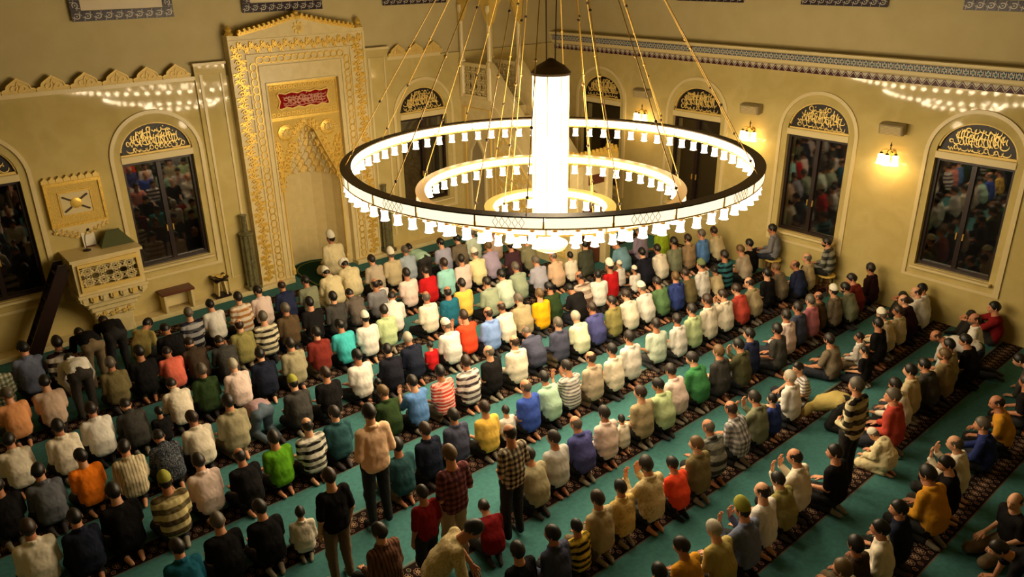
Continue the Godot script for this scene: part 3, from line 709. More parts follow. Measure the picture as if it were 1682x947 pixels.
func minbar() -> void:
	var o := thing("minbar", "tall carved marble minbar with gilt arabesque flank, stairs and canopy", "minbar", Vector3(-2.9, 0, 0))
	var sx := Transform3D(Basis(Vector3(0, 0, 1), Vector3.UP, Vector3(-1, 0, 0)), Vector3.ZERO)   # plane of the flank: x -> z, facing -x
	var steps := 14
	for s in [-1, 1]:
		var b := Mb.new()
		b.prism(pv([Vector2(.1, 0), Vector2(4.05, 0), Vector2(4.05, .7), Vector2(1.3, 3.5), Vector2(.1, 3.5)]), .41 if s < 0 else -.5, .5 if s < 0 else -.41, sx); part(o, "flank", b.mesh(), M.stone)
		b = Mb.new(); b.prism(pv([Vector2(4.05, .7), Vector2(4.05, 1.6), Vector2(1.3, 4.38), Vector2(1.3, 3.5)]), .42 if s < 0 else -.49, .49 if s < 0 else -.42, sx); part(o, "balustrade", b.mesh(), M.stone)
		b = Mb.new()
		for d in [[.7, 3.5], [1.6, 4.38]]:
			b.rail(pv([Vector2(4.05, d[0]), Vector2(1.3, d[1])]), .09, .40 if s < 0 else -.52, .52 if s < 0 else -.40, false, sx)
		part(o, "handrail", b.mesh(), M.trim)
	for k in steps:
		var b := Mb.new(); var f := (k + .5) / steps
		b.box(Vector3(0, lerpf(.35, 3.5, f) / 2, lerpf(4.0, 1.35, f)), Vector3(.82, lerpf(.35, 3.5, f), 2.75 / steps)); part(o, "step", b.mesh(), M.stone)
	# carving of the flank facing the mihrab
	var fx := Transform3D(Basis(Vector3(0, 0, 1), Vector3.UP, Vector3(-1, 0, 0)), Vector3(-.5, 0, 0))
	var lm := leaf_unit(.34, .26).mesh()
	var b := Mb.new(); b.rail(pv([Vector2(1.42, .25), Vector2(3.9, .25), Vector2(3.9, .5), Vector2(1.42, 3.1)]), .05, 0, .03, true, fx); b.rail(pv([Vector2(.25, .25), Vector2(1.25, .25), Vector2(1.25, 3.3), Vector2(.25, 3.3)]), .05, 0, .03, true, fx); part(o, "moulding", b.mesh(), M.goldpaint)
	var rr := RandomNumberGenerator.new(); rr.seed = 5
	for i in 9:
		for j in 10:
			var z := 1.6 + i * .27; var y := .45 + j * .27
			if y < 3.1 - (z - 1.42) * 1.03 - .22:
				part(o, "foliage", lm, M.goldpaint, fx * Transform3D(Basis(Vector3.BACK, rr.randf_range(0, TAU)) * Basis.from_scale(Vector3(.95, .85, .8)), Vector3(z, y, 0)))
	b = Mb.new()
	for q in [.34, .24]: b.rail(ellipse(2.05, .95, q, q, 0, TAU, 28), .04, 0, .045, true, fx)
	part(o, "roundel", b.mesh(), M.goldpaint)
	# arch under the canopy; its flat darker panel paints in the shade of an opening
	b = Mb.new()
	var ar := PackedVector2Array([Vector2(.45, .4)]); ar.append_array(pv([Vector2(.45, 1.9), Vector2(.5, 2.25), Vector2(.75, 2.6), Vector2(1.0, 2.25), Vector2(1.05, 1.9), Vector2(1.05, .4)])); b.rail(ar, .06, 0, .05, true, fx); part(o, "arch", b.mesh(), M.trim)
	b = Mb.new(); b.prism(ar, .0, .008, fx); part(o, "painted_recess", b.mesh(), M.plasticgrey)
	# canopy
	b = Mb.new(); b.box(Vector3(0, 3.5, .7), Vector3(1.08, .1, 1.28)); part(o, "platform", b.mesh(), M.trim)
	for s in [-1, 1]:
		part(o, "lattice", lattice(.84, .66, .21).mesh(), M.stone, Transform3D(Basis(Vector3.UP, -PI / 2), Vector3(s * .47, 3.94, .7)))
		for y in [4.33, 3.58]:
			b = Mb.new(); b.box(Vector3(s * .47, y, .7), Vector3(.1, .08, 1.1)); part(o, "sill", b.mesh(), M.trim)
		for z in [.17, 1.23]:
			b = Mb.new(); b.lathe(pv([Vector2(.09, 3.55), Vector2(.09, 4.42), Vector2(.06, 4.46), Vector2(.055, 5.5), Vector2(.09, 5.58), Vector2(.09, 5.7)]), 10, at(s * .46, 0, z)); part(o, "post", b.mesh(), M.stone)
		var gx := Transform3D(Basis(Vector3(0, 0, 1), Vector3.UP, Vector3(-1, 0, 0)), Vector3(s * .47, 0, 0))
		b = Mb.new(); b.prism(pv([Vector2(.1, 6.3), Vector2(.1, 5.25), Vector2(.25, 5.35), Vector2(.4, 5.7), Vector2(.7, 5.95), Vector2(1.0, 5.7), Vector2(1.15, 5.35), Vector2(1.3, 5.25), Vector2(1.3, 6.3)]), -.04, .04, gx); part(o, "gilt_arch", b.mesh(), M.goldflat)
	b = Mb.new(); b.prism(pv([Vector2(-.5, 6.3), Vector2(-.5, 5.25), Vector2(-.36, 5.35), Vector2(-.25, 5.7), Vector2(0, 5.95), Vector2(.25, 5.7), Vector2(.36, 5.35), Vector2(.5, 5.25), Vector2(.5, 6.3)]), 1.24, 1.32); part(o, "gilt_arch", b.mesh(), M.goldflat)
	b = Mb.new(); b.box(Vector3(0, 6.35, .7), Vector3(1.2, .12, 1.36)); part(o, "cornice", b.mesh(), M.trim)
	b = Mb.new(); b.lathe(pv([Vector2(.6, 6.4), Vector2(.45, 6.6), Vector2(.36, 7.2), Vector2(0, 8.3)]), 8, at(0, 0, .7)); part(o, "spire", b.mesh(), M.stone)
	# portal
	for s in [-1, 1]:
		b = Mb.new(); b.slab(Vector3(s * .48, 1.25, 4.2), Vector3(.2, 2.5, .26), .02); part(o, "portal_post", b.mesh(), M.stone)
	b = Mb.new(); b.prism(pv([Vector2(-.38, 2.5), Vector2(-.38, 1.45), Vector2(-.3, 1.65), Vector2(0, 1.85), Vector2(.3, 1.65), Vector2(.38, 1.45), Vector2(.38, 2.5)]), 4.1, 4.28); part(o, "portal_arch", b.mesh(), M.stone)
	b = Mb.new(); b.slab(Vector3(.06, 2.1, 4.29), Vector3(.5, .22, .03), .01); part(o, "plaque", b.mesh(), M.board, Transform3D.IDENTITY, "brown inscription plaque")
	b = Mb.new(); b.box(Vector3(0, 2.57, 4.2), Vector3(1.34, .16, .36)); part(o, "portal_lintel", b.mesh(), M.goldflat)
	b = Mb.new(); b.prism(pv([Vector2(-.055, 0), Vector2(.055, 0), Vector2(.065, .06), Vector2(.03, .09), Vector2(.02, .15), Vector2(-.02, .15), Vector2(-.03, .09), Vector2(-.065, .06)]), -.02, .03)
	var cm := b.mesh()
	for k in 11: part(o, "crest_leaf", cm, M.gold, at(-.6 + k * .12, 2.65, 4.34))
	for s in [-1, 1]:
		for k in 3: part(o, "crest_leaf", cm, M.gold, Transform3D(Basis(Vector3.UP, PI / 2), Vector3(s * .62, 2.65, 4.08 + k * .12)))
	for s in [-1, 1]:
		b = Mb.new(); b.slab(Vector3(s * .19, .7, 4.16), Vector3(.36, 1.36, .04), .01); part(o, "door_leaf", b.mesh(), M.board, Transform3D.IDENTITY, "dark reddish-brown wooden door leaf")

func kursi() -> void:
	var o := thing("preaching_pulpit", "corbelled white marble pulpit with pierced star lattice on mihrab wall", "pulpit", Vector3(-12.29, 0, .1))
	var b := Mb.new()
	for q in [[Vector3(-.565, 1.36, .33), Vector3(.05, .72, .66)], [Vector3(.565, 1.36, .33), Vector3(.05, .72, .66)], [Vector3(0, 1.02, .33), Vector3(1.08, .04, .66)], [Vector3(0, 1.70, .33), Vector3(1.08, .04, .66)]]: b.box(q[0], q[1])
	part(o, "body", b.mesh(), M.stone)
	b = Mb.new()                                                   # front slab around the pierced opening; the box behind it is hollow
	for q in [[Vector3(-.54, 1.36, .68), Vector3(.10, .72, .04)], [Vector3(.54, 1.36, .68), Vector3(.10, .72, .04)], [Vector3(0, 1.085, .68), Vector3(.98, .17, .04)], [Vector3(0, 1.655, .68), Vector3(.98, .13, .04)]]: b.box(q[0], q[1])
	part(o, "front_slab", b.mesh(), M.stone)
	b = Mb.new(); b.rail(pv([Vector2(-.51, 1.15), Vector2(.51, 1.15), Vector2(.51, 1.61), Vector2(-.51, 1.61)]), .05, .69, .745, true); part(o, "panel_frame", b.mesh(), M.goldpaint)
	part(o, "lattice", lattice(.98, .42, .2).mesh(), M.stone, at(0, 1.38, .69))
	b = Mb.new(); b.box(Vector3(0, 1.73, .37), Vector3(1.26, .05, .8)); part(o, "top_moulding", b.mesh(), M.trim)
	b = Mb.new(); b.box(Vector3(0, 1.02, .37), Vector3(1.24, .05, .76)); part(o, "lower_moulding", b.mesh(), M.trim)
	b = Mb.new(); b.prism(pv([Vector2(-.07, .15), Vector2(.07, .15), Vector2(.07, .06), Vector2(0, 0), Vector2(-.07, .06)]), -.05, .05); b.prism(pv([Vector2(-.03, .12), Vector2(.03, .12), Vector2(.03, .05), Vector2(-.03, .05)]), .05, .07)
	var cm := b.mesh()
	for k in 7: part(o, "corbel", cm, M.goldpaint if k % 2 else M.stone, at(-.525 + k * .175, .85, .66))
	for s in [-1, 1]:
		for k in 3: part(o, "corbel", cm, M.stone, Transform3D(Basis(Vector3.UP, s * PI / 2), Vector3(s * .55, .85, .14 + k * .2)))
	var tiers := [[1.06, .64, .80, .90], [.94, .58, .70, .80], [.84, .5, .58, .70], [.72, .44, .42, .58], [.64, .40, .0, .42]]
	for t in tiers:
		b = Mb.new(); b.slab(Vector3(0, (t[2] + t[3]) / 2, t[1] / 2), Vector3(t[0], t[3] - t[2], t[1]), .02); part(o, "course", b.mesh(), M.stone)
	var lm := leaf_unit(.34, .26).mesh()
	for k in 3: part(o, "foliage", lm, M.goldpaint, Transform3D(Basis(Vector3.BACK, PI / 2) * Basis.from_scale(Vector3(.45, .6, 1)), Vector3(-.22 + k * .22, .49, .44)))
	# gilt seat back on the wall
	var g := thing("gilt_wall_panel", "square gilt wall panel with crossed motif and lambrequin above the pulpit", "wall panel", Vector3(-12.45, 2.2, .1))
	b = Mb.new(); b.box(Vector3(0, .42, .03), Vector3(.97, .84, .06)); part(g, "board", b.mesh(), M.goldflat)
	b = Mb.new(); b.rail(pv([Vector2(-.46, .03), Vector2(.46, .03), Vector2(.46, .81), Vector2(-.46, .81)]), .05, .06, .085, true); b.rail(pv([Vector2(-.27, .2), Vector2(.27, .2), Vector2(.27, .64), Vector2(-.27, .64)]), .02, .06, .075, true); part(g, "border", b.mesh(), M.gold)
	b = Mb.new(); b.prism(pv([Vector2(-.25, .22), Vector2(.25, .22), Vector2(.25, .62), Vector2(-.25, .62)]), .06, .066); part(g, "field", b.mesh(), M.trim)
	b = Mb.new(); b.lathe(pv([Vector2(.10, 0), Vector2(.095, .012), Vector2(.05, .02), Vector2(0, .022)]), 20, Transform3D(Basis(Vector3.RIGHT, PI / 2), Vector3(0, .42, .066)))
	part(g, "boss", b.mesh(), M.gold)
	for k in 4:
		b = Mb.new(); var an := PI / 4 + k * PI / 2
		b.rail(pv([Vector2(cos(an) * .12, .42 + sin(an) * .09), Vector2(cos(an) * .30, .42 + sin(an) * .20)]), .03, .066, .085); part(g, "ray", b.mesh(), M.darkbrass)
	b = Mb.new(); b.prism(pv([Vector2(-.06, 0), Vector2(.06, 0), Vector2(.055, .06), Vector2(.02, .08), Vector2(0, .11), Vector2(-.02, .08), Vector2(-.055, .06)]), 0, .05); cm = b.mesh()
	for k in 8: part(g, "crest_leaf", cm, M.goldpaint, at(-.43 + k * .123, .84, .01))
	b = Mb.new(); b.prism(pv([Vector2(-.485, 0), Vector2(.485, 0), Vector2(.42, -.1), Vector2(.2, -.17), Vector2(0, -.27), Vector2(-.2, -.17), Vector2(-.42, -.1)]), 0, .03); part(g, "lambrequin", b.mesh(), M.trim)
	for s in [-1, 1]:
		for k in 5: part(g, "scroll", lm, M.goldpaint, Transform3D(Basis(Vector3.BACK, PI / 2 - s * .5) * Basis.from_scale(Vector3(.35, .4, .6)), Vector3(s * (.08 + k * .085), -.2 + k * .034, .03)))
	# dark wooden stair leaning at the pulpit's side
	var l := thing("wooden_stair", "dark wooden stair leaning against the left side of the pulpit", "stair", Vector3(-13.03, 0, .55))
	for z in [-.16, .16]:
		b = Mb.new(); b.prism(pv([Vector2(-.95, 0), Vector2(-.70, 0), Vector2(.08, 1.50), Vector2(.08, 1.68), Vector2(-.06, 1.68)]), z - .025, z + .025); part(l, "stringer", b.mesh(), M.wood)
	for k in 7:
		b = Mb.new(); b.box(Vector3(-.72 + k * .118, .18 + k * .225, 0), Vector3(.24, .035, .27)); part(l, "tread", b.mesh(), M.wood)
	# things on the pulpit top
	var mc := thing("microphone", "gooseneck microphone with black foot on the pulpit ledge", "microphone", Vector3(-12.5, 1.755, .4))
	b = Mb.new(); b.lathe(pv([Vector2(0, 0), Vector2(.07, 0), Vector2(.07, .015), Vector2(.02, .035), Vector2(0, .035)]), 16); part(mc, "foot", b.mesh(), M.black)
	b = Mb.new(); b.tube(PackedVector3Array([Vector3(0, .03, 0), Vector3(0, .2, 0), Vector3(.02, .30, .0), Vector3(.07, .37, .0)]), .008, 6); part(mc, "neck", b.mesh(), M.darkbrass)
	b = Mb.new(); b.lathe(pv([Vector2(0, -.03), Vector2(.02, -.02), Vector2(.024, .02), Vector2(0, .04)]), 10, Transform3D(Basis(Vector3.FORWARD, .8), Vector3(.085, .385, 0))); part(mc, "head", b.mesh(), M.black)
	var tb := thing("reading_card", "white tilted reading card standing on the pulpit ledge", "card", Vector3(-12.38, 1.755, .2))
	b = Mb.new(); b.box(Vector3(0, .14, 0), Vector3(.22, .28, .012), Transform3D(Basis(Vector3.RIGHT, -.25), Vector3.ZERO)); part(tb, "sheet", b.mesh(), M.paper)
	b = Mb.new(); b.box(Vector3(0, .012, -.03), Vector3(.16, .024, .1)); part(tb, "foot", b.mesh(), M.board)
	var cl := thing("lectern_cloth", "olive green cloth draped over a peaked lectern on the pulpit", "cloth", Vector3(-11.98, 1.755, .3))
	b = Mb.new()
	var apex := [Vector3(-.12, .26, 0), Vector3(.12, .26, 0)]
	var ft: Array[Vector3] = [Vector3(-.3, 0, .2), Vector3(.3, 0, .2), Vector3(.26, 0, -.2), Vector3(-.26, 0, -.2)]
	b.quad(ft[0], ft[1], apex[1], apex[0]); b.quad(ft[2], ft[3], apex[0], apex[1]); b.tri(ft[1], ft[2], apex[1]); b.tri(ft[3], ft[0], apex[0]); b.quad(ft[3], ft[2], ft[1], ft[0])
	part(cl, "drape", b.mesh(), M.greencloth)
	b = Mb.new(); b.tube(PackedVector3Array([apex[0] + Vector3(0, .005, 0), apex[1] + Vector3(0, .005, 0)]), .012, 6); part(cl, "hem", b.mesh(), M.greencloth)

func furniture() -> void:
	var lm := leaf_unit(.34, .26).mesh()
	for s in [-1, 1]:
		var o := thing("candle_pillar", "fluted grey-green stone candle pillar %s of the mihrab" % ("beside the book stand, left" if s < 0 else "under the window, right"), "candle pillar", Vector3(-7.69 + s * 1.74, .1, .30), 0, "stone candle pillars flanking the mihrab")
		var b := Mb.new(); b.slab(Vector3(0, .04, 0), Vector3(.30, .08, .30), .01); part(o, "plinth", b.mesh(), M.greenstone)
		b = Mb.new()
		var pl := PackedVector2Array()
		for k in 32: pl.append(Vector2.from_angle(TAU * k / 32) * (.135 if k % 4 < 2 else .112))
		b.prism(pl, .08, 1.22, Transform3D(Basis(Vector3.RIGHT, -PI / 2), Vector3.ZERO)); part(o, "shaft", b.mesh(), M.greenstone)
		b = Mb.new(); b.lathe(pv([Vector2(.13, 1.22), Vector2(.15, 1.24), Vector2(.15, 1.27), Vector2(.07, 1.30), Vector2(0, 1.30)]), 24); part(o, "collar", b.mesh(), M.greenstone)
		b = Mb.new(); b.lathe(pv([Vector2(.06, 1.3), Vector2(.055, 1.62), Vector2(.07, 1.64), Vector2(.07, 1.67), Vector2(0, 1.67)]), 14); part(o, "candle", b.mesh(), M.greenstone)
	var o := thing("bench", "small cream bench with dark brown top on the marble step", "bench", Vector3(-11.05, .1, .29))
	var b := Mb.new(); b.slab(Vector3(0, .405, 0), Vector3(.66, .05, .34), .01); part(o, "top", b.mesh(), M.board)
	for s in [-1, 1]:
		b = Mb.new(); b.slab(Vector3(s * .27, .19, 0), Vector3(.05, .38, .30), .006); part(o, "side", b.mesh(), M.trim)
	b = Mb.new(); b.box(Vector3(0, .2, -.12), Vector3(.49, .3, .03)); part(o, "back", b.mesh(), M.trim)
	o = thing("book_stand", "carved wooden folding book stand on the step beside the candle pillar", "book stand", Vector3(-10.13, .1, .27))
	for s in [-1, 1]:
		b = Mb.new(); b.box(Vector3(0, .43, 0), Vector3(.30, .025, .30), Transform3D(Basis(Vector3.BACK, s * .30), Vector3(s * .14 , .0 - .0, 0))); part(o, "leaf", b.mesh(), M.wood)
		part(o, "carving", lm, M.goldpaint, Transform3D(Basis(Vector3.BACK, s * .30) * Basis(Vector3.RIGHT, -PI / 2) * Basis.from_scale(Vector3(.8, .7, .5)), Vector3(s * .02 , .445 + .0, 0)))
		b = Mb.new(); b.box(Vector3(s * .10, .21, 0), Vector3(.03, .40, .22), Transform3D(Basis(Vector3.BACK, s * .12), Vector3.ZERO)); part(o, "leg", b.mesh(), M.trim)
	b = Mb.new(); b.slab(Vector3(0, .025, 0), Vector3(.34, .05, .26), .01); part(o, "foot", b.mesh(), M.wood)
	for k in 2:
		var st := thing("stool", ["wooden stool under the person in the grey shirt by the right wall", "wooden stool under the person in the striped grey shirt by the right wall"][k], "stool", Vector3(STOOLS[k].x, 0, STOOLS[k].y), 0, "stools along the right wall")
		b = Mb.new(); b.lathe(pv([Vector2(0, .40), Vector2(.17, .40), Vector2(.18, .41), Vector2(.18, .43), Vector2(.17, .44), Vector2(0, .44)]), 20); part(st, "seat", b.mesh(), M.goldflat)
		for q in 4:
			var an := TAU * (q + .5) / 4
			b = Mb.new(); b.tube(PackedVector3Array([Vector3(cos(an) * .17, 0, sin(an) * .17), Vector3(cos(an) * .12, .40, sin(an) * .12)]), .018, 8); part(st, "leg", b.mesh(), M.board)
		b = Mb.new(); b.lathe(pv([Vector2(.135, .18), Vector2(.155, .18), Vector2(.155, .2), Vector2(.135, .2), Vector2(.135, .18)]), 16); part(st, "stretcher", b.mesh(), M.board)

# ---------------------------------------------------------------- people
# A figure faces -z. Joints -> tapered capsules -> one smooth field -> surface nets.
func field_mesh(bones: Array, cell: float, k: float, rough := 0.0, seed_ := 1) -> Mb:
	var lo := Vector3.ONE * 9; var hi := Vector3.ONE * -9
	for q in bones:
		var r := maxf(q[2], q[3]) + cell * 2
		lo = lo.min((q[0] as Vector3) - Vector3.ONE * r).min((q[1] as Vector3) - Vector3.ONE * r)
		hi = hi.max((q[0] as Vector3) + Vector3.ONE * r).max((q[1] as Vector3) + Vector3.ONE * r)
	var nx := int((hi.x - lo.x) / cell) + 2; var ny := int((hi.y - lo.y) / cell) + 2; var nz := int((hi.z - lo.z) / cell) + 2
	var F := PackedFloat32Array(); F.resize(nx * ny * nz); F.fill(1.0)
	var sxy := nx * ny
	for q in bones:
		var a: Vector3 = q[0]; var b: Vector3 = q[1]; var ra: float = q[2]; var rb: float = q[3]
		var mg := maxf(ra, rb) + k + cell * 1.5
		var p0 := (a.min(b) - Vector3.ONE * mg - lo) / cell; var p1 := (a.max(b) + Vector3.ONE * mg - lo) / cell
		var ab := b - a; var il := 1.0 / maxf(ab.length_squared(), 1e-9); var dr := rb - ra
		for z in range(maxi(0, int(p0.z)), mini(nz, int(p1.z) + 1)):
			for y in range(maxi(0, int(p0.y)), mini(ny, int(p1.y) + 1)):
				var i := z * sxy + y * nx
				for x in range(maxi(0, int(p0.x)), mini(nx, int(p1.x) + 1)):
					var pa := lo + Vector3(x, y, z) * cell - a
					var t := clampf(pa.dot(ab) * il, 0.0, 1.0)
					var d := (pa - ab * t).length() - ra - dr * t
					var o := F[i + x]
					var df := o - d
					if df > k: F[i + x] = d
					elif df > -k:
						var h := (k - absf(df)) / k
						F[i + x] = minf(o, d) - h * h * k * .25
	var m := Mb.new()
	var id := PackedInt32Array(); id.resize(nx * ny * nz); id.fill(-1)
	var off := PackedInt32Array([0, 1, nx, nx + 1, sxy, sxy + 1, sxy + nx, sxy + nx + 1])
	var eg := PackedInt32Array([0, 1, 2, 3, 4, 5, 6, 7, 0, 2, 1, 3, 4, 6, 5, 7, 0, 4, 1, 5, 2, 6, 3, 7])
	for z in nz - 1:
		for y in ny - 1:
			var i0 := z * sxy + y * nx
			for x in nx - 1:
				var i := i0 + x
				var s := 1 if F[i] < 0 else 0
				var same := true
				for e in range(1, 8):
					if (1 if F[i + off[e]] < 0 else 0) != s: same = false; break
				if same: continue
				var acc := Vector3.ZERO; var cnt := 0
				for e in range(0, 24, 2):
					var u := eg[e]; var w := eg[e + 1]
					var fu := F[i + off[u]]; var fv := F[i + off[w]]
					if (fu < 0) == (fv < 0): continue
					var t := fu / (fu - fv)
					acc += Vector3(u & 1, (u >> 1) & 1, u >> 2).lerp(Vector3(w & 1, (w >> 1) & 1, w >> 2), t); cnt += 1
				id[i] = m.v.size()
				m.v.append(lo + (Vector3(x, y, z) + acc / cnt) * cell)
	var nn := PackedVector3Array(); nn.resize(m.v.size())
	for z in range(1, nz - 1):
		for y in range(1, ny - 1):
			for x in range(1, nx - 1):
				var i := z * sxy + y * nx + x
				var ins := F[i] < 0
				for ax in 3:
					var st := 1 if ax == 0 else (nx if ax == 1 else sxy)
					var ins2 := F[i + st] < 0
					if ins == ins2: continue
					var o1 := nx if ax == 0 else (sxy if ax == 1 else 1)
					var o2 := sxy if ax == 0 else (1 if ax == 1 else nx)
					var a := id[i - o1 - o2]; var b := id[i - o2]; var c := id[i]; var d := id[i - o1]
					if a < 0 or b < 0 or c < 0 or d < 0: continue
					if ins: m.ix.append_array([a, c, b, a, d, c])
					else: m.ix.append_array([a, b, c, a, c, d])
					var g := (m.v[c] - m.v[a]).cross(m.v[d] - m.v[b])
					if not ins: g = -g
					nn[a] += g; nn[b] += g; nn[c] += g; nn[d] += g
	for q in nn.size(): nn[q] = nn[q].normalized()
	if rough > 0:
		var f := FastNoiseLite.new(); f.seed = seed_; f.frequency = 6.0; f.fractal_octaves = 3
		var dis := PackedFloat32Array()
		for q in m.v.size():
			var p := m.v[q]
			dis.append(rough * (1.0 - 2.4 * absf(f.get_noise_3d(p.x * 1.5 + p.y * .5, p.y * .8 - p.x * .3, p.z * 1.3))))
		for q in m.v.size(): m.v[q] += nn[q] * dis[q]
		for q in nn.size(): nn[q] = Vector3.ZERO
		for q in range(0, m.ix.size(), 3):
			var g := (m.v[m.ix[q + 2]] - m.v[m.ix[q]]).cross(m.v[m.ix[q + 1]] - m.v[m.ix[q]])
			nn[m.ix[q]] += g; nn[m.ix[q + 1]] += g; nn[m.ix[q + 2]] += g
		for q in nn.size(): nn[q] = nn[q].normalized()
	m.n = nn
	m.t.resize(m.v.size()); m.c.resize(m.v.size()); m.c.fill(Color.WHITE)
	return m

func head_point(th: float, ph: float, puff := 0.0) -> Vector3:      # th: 0 = face (-z), positive to the left ear (+x); ph: -PI/2..PI/2
	var cy := cos(ph); var sy := sin(ph)
	var x := .079 * cy * sin(th); var z := -.099 * cy * cos(th); var y := .113 * sy
	if sy < 0: x *= 1.0 + .34 * sy * (1.0 if absf(th) < 1.9 else .6); 
	if sy < 0 and absf(th) > 1.6: z *= 1.0 + .42 * sy
	if sy < -.3 and absf(th) < 1.2: z -= .012 * (1.0 - absf(th) / 1.2)
	if sy > .2: z *= 1.0 - .05 * sy
	var f := cos(clampf(th * 2.6, -PI / 2, PI / 2))
	if absf(th) < .28: z -= .024 * (1.0 - absf(th) / .28) * exp(-pow((y + .018) / .022, 2))      # nose
	for s in [-1.0, 1.0]: z += .010 * exp(-pow((th - s * .42) / .2, 2) - pow((y - .012) / .016, 2))   # eye sockets
	z -= .006 * f * exp(-pow((y - .034) / .012, 2))                                                   # brow
	z -= .005 * f * exp(-pow((y + .062) / .012, 2))                                                   # lips
	var p := Vector3(x, y, z)
	return p * (1.0 + puff / .095)

func head_mesh() -> Mb:
	var m := Mb.new()
	var U := 36; var W := 26
	for j in W + 1:
		var ph := lerpf(-PI / 2, PI / 2, float(j) / W)
		for i in U + 1:
			var th := lerpf(-PI, PI, float(i) / U)
			var p := head_point(th, ph)
			m.v.append(p); m.t.append(Vector2.ZERO)
			var c := Color.WHITE
			if p.z < -.05:
				if absf(p.y - .012) < .009 and absf(absf(p.x) - .031) < .014: c = Color(.10, .07, .06)
				elif absf(p.y - .034) < .006 and absf(absf(p.x) - .032) < .018: c = Color(.16, .11, .09)
				elif absf(p.y + .062) < .009 and absf(p.x) < .024: c = Color(.72, .42, .40)
			m.c.append(c)
	var nn := PackedVector3Array(); nn.resize(m.v.size())
	for j in W:
		for i in U:
			var a := j * (U + 1) + i; var b := a + 1; var c := a + U + 2; var d := a + U + 1
			var g := (m.v[c] - m.v[a]).cross(m.v[d] - m.v[b])
			if g.dot(m.v[a] + m.v[c]) < 0: g = -g; m.ix.append_array([a, b, c, a, c, d])
			else: m.ix.append_array([a, c, b, a, d, c])
			nn[a] += g; nn[b] += g; nn[c] += g; nn[d] += g
	for j in W + 1:                                                   # close the seam
		var a := j * (U + 1); var s := nn[a] + nn[a + U]; nn[a] = s; nn[a + U] = s
	for q in nn.size(): nn[q] = nn[q].normalized() if nn[q].length() > 0 else Vector3.UP
	m.n = nn
	for s in [-1.0, 1.0]:
		var e := Mb.new(); e.lathe(pv([Vector2(0, -.012), Vector2(.024, -.009), Vector2(.03, 0), Vector2(.024, .006), Vector2(.012, .002), Vector2(0, .003)]), 12)
		m.add(e, Transform3D(Basis(Vector3.UP, s * .35) * Basis(Vector3.BACK, -s * PI / 2) * Basis.from_scale(Vector3(1.05, 1, .66)), Vector3(s * .078, -.005, .012)))
	return m

func cap_shell(lowf: Callable, puff: float, lift := 0.0) -> Mb:        # a shell over the skull above the line lowf(th)
	var m := Mb.new()
	var U := 32; var W := 9
	for j in W + 1:
		for i in U + 1:
			var th := lerpf(-PI, PI, float(i) / U)
			var pl: float = lowf.call(th)
			var ph := lerpf(pl, PI / 2, float(j) / W)
			var e := puff * minf(1.0, .25 + j * .5)
			m.v.append(head_point(th, ph, e) + Vector3(0, lift * maxf(0.0, sin(ph)), 0)); m.t.append(Vector2(float(i) / U, float(j) / W)); m.c.append(Color.WHITE)
	var nn := PackedVector3Array(); nn.resize(m.v.size())
	for j in W:
		for i in U:
			var a := j * (U + 1) + i; var b := a + 1; var c := a + U + 2; var d := a + U + 1
			var g := (m.v[c] - m.v[a]).cross(m.v[d] - m.v[b])
			if g.dot(m.v[a] + m.v[c]) < 0: g = -g; m.ix.append_array([a, b, c, a, c, d])
			else: m.ix.append_array([a, c, b, a, d, c])
			nn[a] += g; nn[b] += g; nn[c] += g; nn[d] += g
	for j in W + 1:
		var a := j * (U + 1); var s := nn[a] + nn[a + U]; nn[a] = s; nn[a + U] = s
	for q in nn.size(): nn[q] = nn[q].normalized() if nn[q].length() > 0 else Vector3.UP
	m.n = nn
	return m

func hand_mesh() -> Mb:                                              # right hand: wrist at 0, fingers to -z, palm down, thumb to -x
	var B := []
	for q in [[-.022, .0], [-.004, .0], [.014, .0], [.028, .003]]: B.append([Vector3(q[0] * .7, 0, -.01), Vector3(q[0], 0, -.085), .017, .014])
	var len := [.068, .078, .072, .056]; var xs := [-.031, -.010, .011, .031]
	for f in 4:
		var a := Vector3(xs[f], 0, -.085 - (.006 if f == 1 or f == 2 else 0.0)); var L: float = len[f]
		var b := a + Vector3((f - 1.5) * .003, .004, -L * .45); var c := b + Vector3((f - 1.5) * .001, -.010, -L * .32); var d := c + Vector3(0, -.014, -L * .2)
		B.append([a, b, .0098, .0088]); B.append([b, c, .0088, .008]); B.append([c, d, .008, .0066])
	B.append([Vector3(-.02, -.004, -.02), Vector3(-.048, -.012, -.052), .014, .011]); B.append([Vector3(-.048, -.012, -.052), Vector3(-.058, -.016, -.085), .011, .008])
	return field_mesh(B, .0058, .006)

func P(x: float, y: float, z: float) -> Vector3: return Vector3(x, y, z)
